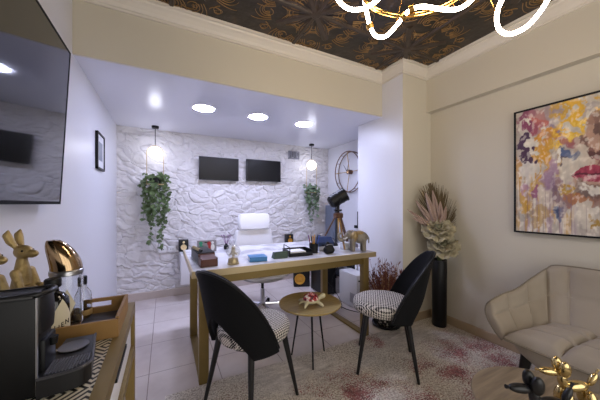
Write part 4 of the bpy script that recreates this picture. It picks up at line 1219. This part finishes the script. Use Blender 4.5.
    spot(.42, .865, .045, .03, L('#b3a7a2'), .9)
    spot(.34, .655, .07, .03, L('#9c5566'), .8); spot(.38, .62, .05, .06, L('#c8b2a2'), .8)
    # the face: cheek, nose, eye socket
    spot(.50, .50, .15, .20, L('#b5937f'), .95); spot(.39, .55, .06, .06, L('#cdbfae'), .9); spot(.31, .47, .07, .06, L('#d0c6b6'), .85); spot(.455, .66, .06, .10, L('#b58f7a'), .95)
    spot(.395, .655, .02, .05, L('#6d4a44'), .85); spot(.468, .67, .028, .08, L('#5d403c'), .9); spot(.455, .765, .04, .03, L('#8a665a'), .7); spot(.43, .60, .03, .05, L('#b8937f'), .8)
    spot(.415, .562, .016, .022, L('#7a4f48'), .9); spot(.435, .532, .042, .016, L('#54302e'), 1.); spot(.405, .545, .02, .012, L('#5d3836'), .9); spot(.437, .497, .012, .03, L('#8a4a4e'), .8)
    spot(.275, .562, .034, .034, L('#55658c'), 1.); spot(.30, .535, .028, .022, L('#6d7896'), .9); spot(.335, .538, .012, .022, L('#6b7390'), .7); spot(.242, .561, .014, .028, L('#e6e0d4'), 1.); spot(.265, .515, .02, .012, L('#4a3a4a'), .8)
    # lips
    lx = (x-.33)/.27; jit = .006*n3+.006*n2
    if 0 < lx < 1.05:
        up = .418+.066*math.sin(PI*min(1, lx*1.05))**.75-.014*math.exp(-((lx-.5)/.07)**2)
        lo_ = .416-.050*math.sin(PI*min(1, lx))**.8
        zz = z+jit
        if lo_ < zz < up:
            c = mixc(L('#96304a'), L('#b5475c'), .5+1.2*n3)
            ml = .420+.004*math.sin(lx*9)
            if zz < ml-.006: c = mixc(c, L('#c88f96'), .75*sm(-.1, .2, n3)*sm(.1, .35, lx))
            if abs(zz-ml) < .0055: c = mixc(c, L('#5a1a2c'), .9)
    # chin, jaw shadow, neck
    spot(.47, .358, .10, .014, L('#6d4a42'), .75); spot(.45, .333, .06, .025, L('#d6cec2'), 1.); spot(.40, .345, .03, .02, L('#a08a7c'), .7)
    spot(.45, .285, .11, .022, L('#5f4440'), .85); spot(.38, .30, .04, .03, L('#77655f'), .7); spot(.46, .245, .10, .03, L('#8f6a5e'), .8); spot(.34, .245, .045, .05, L('#a5683f'), .9); spot(.39, .22, .05, .04, L('#b98562'), .7)
    spot(.325, .33, .045, .035, L('#b8912f'), .95*sm(-.25, .1, g_)); spot(.275, .36, .03, .04, L('#8d6f88'), .7); spot(.27, .29, .03, .06, L('#6f5668'), .7)
    spot(.258, .14, .034, .045, L('#66708f'), .9); spot(.245, .15, .012, .025, L('#3f4a6c'), .9); spot(.29, .21, .025, .07, L('#8d7480'), .6)
    spot(.39, .15, .05, .08, L('#d3c9ba'), .9, .1); spot(.45, .105, .04, .022, L('#a8822c'), .95*sm(-.25, .1, g_)); spot(.21, .25, .05, .06, L('#d0c2b2'), .7)
    dr = fb((x*80, z*.8, 41))
    c = mixc(c, L('#7d5a66'), .45*sm(.26, .36, dr)*sm(.45, .2, z))
    c = mixc(c, L('#e6dfd2'), .35*sm(.25, .45, n3+.3*n2))
    v_ = 1+.16*n3+.14*n2
    return tuple(max(0, q*v_) for q in c)
paint(cv, 'pigment', pig)

# ------------------------------------------------------------------ chandelier: looping LED tube with brass arcs
CZ = 2.15
loop = [(0.7071, 1.0757, 2.3902), (0.7274, 1.054, 2.2261), (0.771, 1.0091, 2.1337), (0.8269, 0.9466, 2.1113), (0.8784, 0.8976, 2.1512), (0.9077, 0.86, 2.2298), (0.8757, 0.8764, 2.3332), (0.8174, 0.929, 2.3159), (0.8278, 0.9686, 2.2349), (0.8719, 0.9909, 2.1561), (0.9101, 1.005, 2.0886), (0.951, 1.0064, 2.0515), (0.9961, 0.9832, 2.0515), (1.0255, 0.9456, 2.0886), (1.0286, 0.899, 2.1099), (1.0379, 0.8605, 2.1215), (1.0708, 0.8211, 2.1183), (1.1183, 0.7741, 2.0918), (1.1597, 0.7304, 2.0747), (1.1872, 0.6937, 2.0841), (1.2198, 0.6657, 2.1291), (1.2588, 0.6456, 2.208), (1.3248, 0.6229, 2.261), (1.3679, 0.612, 2.2255), (1.363, 0.637, 2.1433), (1.3501, 0.6549, 2.0689), (1.3582, 0.6507, 2.0003), (1.3913, 0.6225, 1.971), (1.4313, 0.5794, 1.9892), (1.4614, 0.5414, 2.0415), (1.4743, 0.5123, 2.1043), (1.484, 0.496, 2.1988), (1.4233, 0.5273, 2.3183), (1.2715, 0.6054, 2.3909), (1.0914, 0.7093, 2.4446), (0.8769, 0.8421, 2.4797), (0.7442, 0.9891, 2.4972)]
pts = spline(loop, 6, True)
cx = sum((p.x for p in pts))/len(pts); cy = sum((p.y for p in pts))/len(pts)
t = thing('chandelier', 'looping glowing LED tube chandelier with thin brass arcs under dark ceiling', 'chandelier', (cx, cy, 2.598))
o_ = Vector((cx, cy, 2.598))
MB().tube([p-o_ for p in pts], .009, 10, True).build('led_tube', led_m, t)
arc = spline([(0.7984, 0.9837, 2.268), (0.8345, 0.9764, 2.1813), (0.8924, 0.9578, 2.1316), (0.9607, 0.9227, 2.1051), (1.0248, 0.8897, 2.0979), (1.0802, 0.85, 2.098), (1.1296, 0.8021, 2.1047), (1.1891, 0.7489, 2.1361), (1.2356, 0.6913, 2.1803), (1.2489, 0.6732, 2.288), (1.1203, 0.7281, 2.3759), (0.9397, 0.8435, 2.3962), (0.831, 0.9444, 2.3577)], 6, True)
MB().tube([p-o_ for p in arc], .0045, 8, True).build('brass_arc', brass_m, t)
MB().tube([p-o_+Vector((0, 0, .014)) for p in arc], .0035, 8, True).build('brass_arc', brass_m, t)
MB().lathe([(0, -.03), (.09, -.03), (.095, -.02), (.095, 0), (0, 0)], (0, 0, 0), 32).build('canopy', brass_m, t)
for k in (0, 24, 50, 78, 108, 150):
    p = pts[k % len(pts)]-o_; MB().cyl((.05*math.cos(k), .05*math.sin(k), -.03), p, .0012, seg=6).build('suspension_wire', brass_m, t)
for k in (60, 84, 90):
    p = pts[k]-o_; d = (pts[k+1]-pts[k-1]).normalized(); MB().cyl(p-d*.012, p+d*.012, .019, seg=14).build('brass_collar', brass_m, t)
# ------------------------------------------------------------------ console on the left with coffee things
CX0, CX1, CY0, CY1, CZT = -.515, -.10, .02, 1.165, .83
t = thing('console_table', 'gold framed console with black and white geometric top under the television', 'console', ((CX0+CX1)/2, (CY0+CY1)/2, 0))
a, b = (CX1-CX0)/2, (CY1-CY0)/2
MB().box((-a+.004, -b+.004, CZT-.018), (a-.028, b-.028, CZT)).build('patterned_top', geo_m, t, smooth=False)
q = MB(); q.box((a-.028, -b, CZT-.03), (a, b, CZT+.0015)); q.box((-a, b-.028, CZT-.03), (a-.028, b, CZT+.0015)); q.box((-a, -b, CZT-.03), (a-.028, -b+.004, CZT+.0005))
q.build('top_rim', gold_m, t, smooth=False)
for sx in (-1, 1):
    for sy in (-1, 1): MB().box((sx*(a-.014)-.014, sy*(b-.014)-.014, 0), (sx*(a-.014)+.014, sy*(b-.014)+.014, CZT-.03)).build('leg', gold_m, t, smooth=False)
q = MB(); q.box((a-.028, -b+.028, .655), (a, b-.028, .682)); q.box((-a, -b+.028, .655), (-a+.028, b-.028, .682)); q.box((-a+.028, b-.028, .655), (a-.028, b, .682)); q.box((-a+.028, -b, .655), (a-.028, -b+.028, .682))
q.build('lower_rail', gold_m, t, smooth=False)
for y0, y1 in ((-b+.04, -.004), (.004, b-.04)):
    d = MB().box((a-.03, y0, .686), (a-.010, y1, .797), .002).build('drawer', white_lac, t)
    MB().box((a-.010, (y0+y1)/2-.09, .765), (a-.003, (y0+y1)/2+.09, .775)).build('handle', satin_black, d, smooth=False)
MB().box((-a+.02, -b+.03, .684), (a-.032, b-.03, .80)).build('drawer_case', white_lac, t, smooth=False)

ZC = CZT+.0018
t = thing('wooden_tray', 'brown wooden serving tray with handle slots holding bottles', 'tray', (-.2275, .984, ZC))
tx, ty = .1125, .106
q = MB(); q.box((-tx, -ty, 0), (tx, -ty+.008, .050)); q.box((tx-.008, -ty+.008, 0), (tx, ty, .054)); q.box((-tx, -ty+.008, 0), (-tx+.008, ty, .054))
q.box((-tx+.008, ty-.008, 0), (tx-.008, ty, .026)); q.box((-tx+.008, ty-.008, .043), (tx-.008, ty, .054)); q.box((-tx+.008, ty-.008, .026), (.0, ty, .043)); q.box((.066, ty-.008, .026), (tx-.008, ty, .043))
q.build('side', tray_wood, t, smooth=False)
MB().box((-tx+.008, -ty+.008, 0.0), (tx-.008, ty-.008, .006)).build('bottom', tray_bottom, t, smooth=False)
ZT = ZC+.0065
t = thing('gin_bottle', 'squat black bottle with cream diamond label in the tray', 'bottle', (-.266, .924, ZT))
q = MB(); q.lathe([(0, 0), (.030, 0), (.034, .004), (.0345, .09), (.033, .108), (.022, .122), (.013, .127), (.012, .140), (0, .140)], (0, 0, 0), 36)
q.build('body', gloss_black, t)
MB().lathe([(.0, .140), (.0165, .140), (.018, .143), (.018, .160), (.016, .163), (0, .163)], (0, 0, 0), 28).build('stopper', satin_black, t)
# diamond label bent round the glass, facing the room
def lab(q, r, az, hw_, z0, z1):
    N = 14
    for k in range(N):
        def prof(f): return 1-abs(2*f-1)
        f0, f1 = k/N, (k+1)/N
        pts = []
        for f, s in ((f0, -1), (f1, -1), (f1, 1), (f0, 1)):
            an = az+(f-.5)*2*hw_; zz = (z0+z1)/2+s*(z1-z0)/2*max(.02, prof(f))
            pts.append((r*math.cos(an), r*math.sin(an), zz))
        q.poly(pts)
q = MB(); lab(q, .0352, math.radians(-42), 1.1, -.025, .112)
q.bm.verts.ensure_lookup_table()
for v in q.bm.verts: v.co.z = max(v.co.z, .003)
q.build('label', label_m, t)
an = math.radians(-42)
for k, chh in enumerate('HEN'):
    aa = an+(k-1)*.34
    text_mesh('lettering', chh, .0175, ink_m, t, (.0356*math.cos(aa), .0356*math.sin(aa), .040+.004*k), (PI/2, 0, aa+PI/2))
t = thing('tall_clear_bottle', 'tall clear bottle under a polished copper hood in the tray', 'bottle', (-.257, 1.000, ZT))
MB().lathe([(0, .004), (.034, .004), (.038, .01), (.0385, .15), (.036, .168), (.033, .172), (.0305, .17), (.0345, .15), (.034, .014), (0, .010)], (0, 0, 0), 40).build('glass', glass_m, t)
MB().lathe([(.0365, .155), (.0395, .157), (.0395, .168), (.036, .172)], (0, 0, 0), 40).build('collar', steel_m, t)
# slanted copper hood: quarter dome leaning back to the wall
def hood(u, w):
    an = PI*2*u; zz = w
    r = .037*math.sqrt(max(0, 1-(zz*.93)**2.4))
    c = Vector((-.030*zz**1.6, 0, .171+.086*zz))
    return c+Vector((r*math.cos(an)+.0*zz, r*math.sin(an), 0))
q = MB(); R = q.grid(hood, 40, 14, True); q.bm.faces.new([R[i][-1] for i in range(40)]); q.bm.faces.new([R[i][0] for i in reversed(range(40))])
q.build('hood', copper_m, t)
q = MB(); lab(q, .0388, math.radians(-75), .5, .03, .12); q.build('label', label_m, t)
t = thing('liqueur_bottle', 'small round clear bottle of amber liqueur with black cap in the tray', 'bottle', (-.231, 1.057, ZT))
t.scale = (.84, .84, .95)
MB().lathe([(0, .003), (.022, .003), (.026, .008), (.027, .06), (.024, .085), (.012, .103), (.009, .118), (.0075, .118), (.0105, .10), (.022, .083), (.025, .06), (.024, .010), (0, .006)], (0, 0, 0), 32).build('glass', glass_m, t)
MB().lathe([(0, .0065), (.0235, .0105), (.024, .026), (0, .026)], (0, 0, 0), 32).build('liqueur', amber_m, t)
MB().lathe([(0, .112), (.011, .112), (.012, .115), (.012, .138), (.010, .140), (0, .140)], (0, 0, 0), 20).build('cap', satin_black, t)
MB().lathe([(.0272, .012), (.0278, .013), (.0278, .030), (.0272, .031)], (0, 0, 0), 32).build('label', mat('tan_label', '#a98a58', .6), t)

# coffee machine
t = thing('coffee_machine', 'black pod coffee machine with ribbed drip tray in front of the tray', 'coffee machine', (-.33, .75, ZC))
def X(v): return v+.33
MB().box((X(-.50), -.08, .0), (X(-.217), .0, .190), .006).build('body', satin_black, t)
q = MB(); q.box((X(-.50), -.078, .186), (X(-.222), -.012, .194), .003); q.tube(spline([(X(-.48), -.07, .190), (X(-.25), -.07, .192), (X(-.213), -.064, .194), (X(-.203), -.038, .194), (X(-.213), -.018, .194), (X(-.25), -.014, .192), (X(-.48), -.014, .190)], 6), .005, 10)
q.build('lid_handle', black_m, t)
q = MB()
def headf(u, w):
    an = -PI/2+PI*u; z = .118+.070*w; r = .037*(.72+.28*math.sin(PI*min(1, w*.6+.25))); return Vector((X(-.2185)+r*.36*math.cos(an), -.038+r*math.sin(an), z))
R = q.grid(headf, 25, 10); q.bm.faces.new([R[i][-1] for i in range(25)]); q.bm.faces.new([R[i][0] for i in reversed(range(25))]); q.bm.faces.new([R[0][j] for j in range(10)]+[R[-1][j] for j in reversed(range(10))])
q.build('brew_head', black_m, t)
MB().cyl((X(-.206), -.03, .078), (X(-.206), -.03, .094), .006, .008, 20).build('spout', satin_black, t)
MB().box((X(-.2175), -.0815, .005), (X(-.2145), -.078, .19)).build('chrome_strip', steel_m, t, smooth=False)
MB().box((X(-.225), -.06, .0), (X(-.210), .0, .10), .004).build('column', satin_black, t)
# D-shaped drip tray
outl = [(X(-.215), -.088), (X(-.175), -.085), (X(-.148), -.076), (X(-.138), -.055), (X(-.157), .082), (X(-.215), .084)]
sp_ = spline([(x, y, 0) for x, y in outl[:4]], 5)+[Vector((outl[4][0], outl[4][1], 0)), Vector((outl[5][0], outl[5][1], 0))]
q = MB(); q.prism([(p.x, p.y, .002) for p in sp_], (0, 0, .036)); q.build('drip_tray', black_m, t, smooth=False)
MB().tube([(p.x, p.y, .0385) for p in sp_[:-1]], .0028, 6).build('tray_rim', mat('dark_grey_trim', '#4d4d52', .3, .4), t)
q = MB()
for k in range(13):
    x = X(-.208)+k*.0050; q.box((x, -.076+max(0, k-8)*.006, .038), (x+.0028, -.022, .0405))
q.build('grille', mat('grille_grey', '#56565b', .35, .3), t, smooth=False)
MB().lathe([(0, .0385), (.024, .0385), (.028, .0405), (.028, .0418), (.024, .041), (.0, .040)], (X(-.187), .028, 0), 32).build('cup_plate', mat('cup_plate_steel', '#77777c', .3, .8), t)

# rabbits
def rabbit(label, loc, rz, book=False):
    t = thing('rabbit_figurine', label, 'figurine', loc, rz, 'gold rabbit figurines on the console')
    MB().lathe([(0, 0), (.040, 0), (.042, .004), (.042, .016), (.038, .02), (0, .02)], (0, 0, 0), 28).build('base', antique_gold, t)
    q = MB()
    q.ball((-.004, 0, .062), (.036, .032, .046), 18)                       # haunches and belly
    limb(q, [(-.004, 0, .07), (.002, 0, .125), (.004, 0, .175), (.003, 0, .20)], [.030, .024, .018, .013])
    q.ball((.008, 0, .224), (.026, .019, .021), 18)                        # head
    q.ball((.032, 0, .219), (.020, .0125, .0125), 14)                       # muzzle
    for s in (-1, 1):
        limb(q, [(-.006, s*.009, .238), (-.018, s*.013, .256), (-.024, s*.016, .274), (-.020, s*.017, .288)], [.006, .0105, .0105, .004])
        limb(q, [(.006, s*.022, .165), (.026, s*.026, .115), (.050, s*.012, .122)], [.012, .009, .008])   # forelegs
        limb(q, [(.012, s*.024, .045), (.034, s*.024, .026), (.05, s*.024, .026)], [.018, .011, .009])     # feet
    q.ball((-.042, 0, .045), .013, 12)
    b = blob(q, 'body', antique_gold, t, vox=.0028, sm=4)
    q = MB()
    for s in (-1, 1): q.ball((.020, s*.016, .229), .0032, 8)
    q.build('eye', ink_m, t)
    if book:
        MB().box((.045, -.030, .104), (.072, .030, .128), .003).build('book', antique_gold, t)
    return t
rabbit('gold rabbit figurine with upright ears beside the coffee machine, the right one', (-.386, 1.088, ZC), math.radians(-27))
rabbit('gold rabbit figurine cut by the left picture edge holding a small book', (-.418, .995, ZC), math.radians(-27), True)

# ------------------------------------------------------------------ camera, world, exposure
cam = bpy.data.cameras.new('camera'); co = bpy.data.objects.new('camera', cam); C.objects.link(co)
co.location = (0, 0, 1.2); co.rotation_euler = (PI/2, 0, -math.radians(27.226))
cam.sensor_width = 36; cam.lens = 262.4/600*36; cam.shift_y = 4/600; cam.clip_start = .05
bpy.context.scene.camera = co
w = bpy.data.worlds.new('world'); bpy.context.scene.world = w; w.use_nodes = True
w.node_tree.nodes['Background'].inputs[0].default_value = (1, .965, .91, 1); w.node_tree.nodes['Background'].inputs[1].default_value = 2.0
vs = bpy.context.scene.view_settings
vs.view_transform = 'Standard'; vs.look = 'None'; vs.gamma = 1; vs.exposure = .3; vs.use_curve_mapping = False
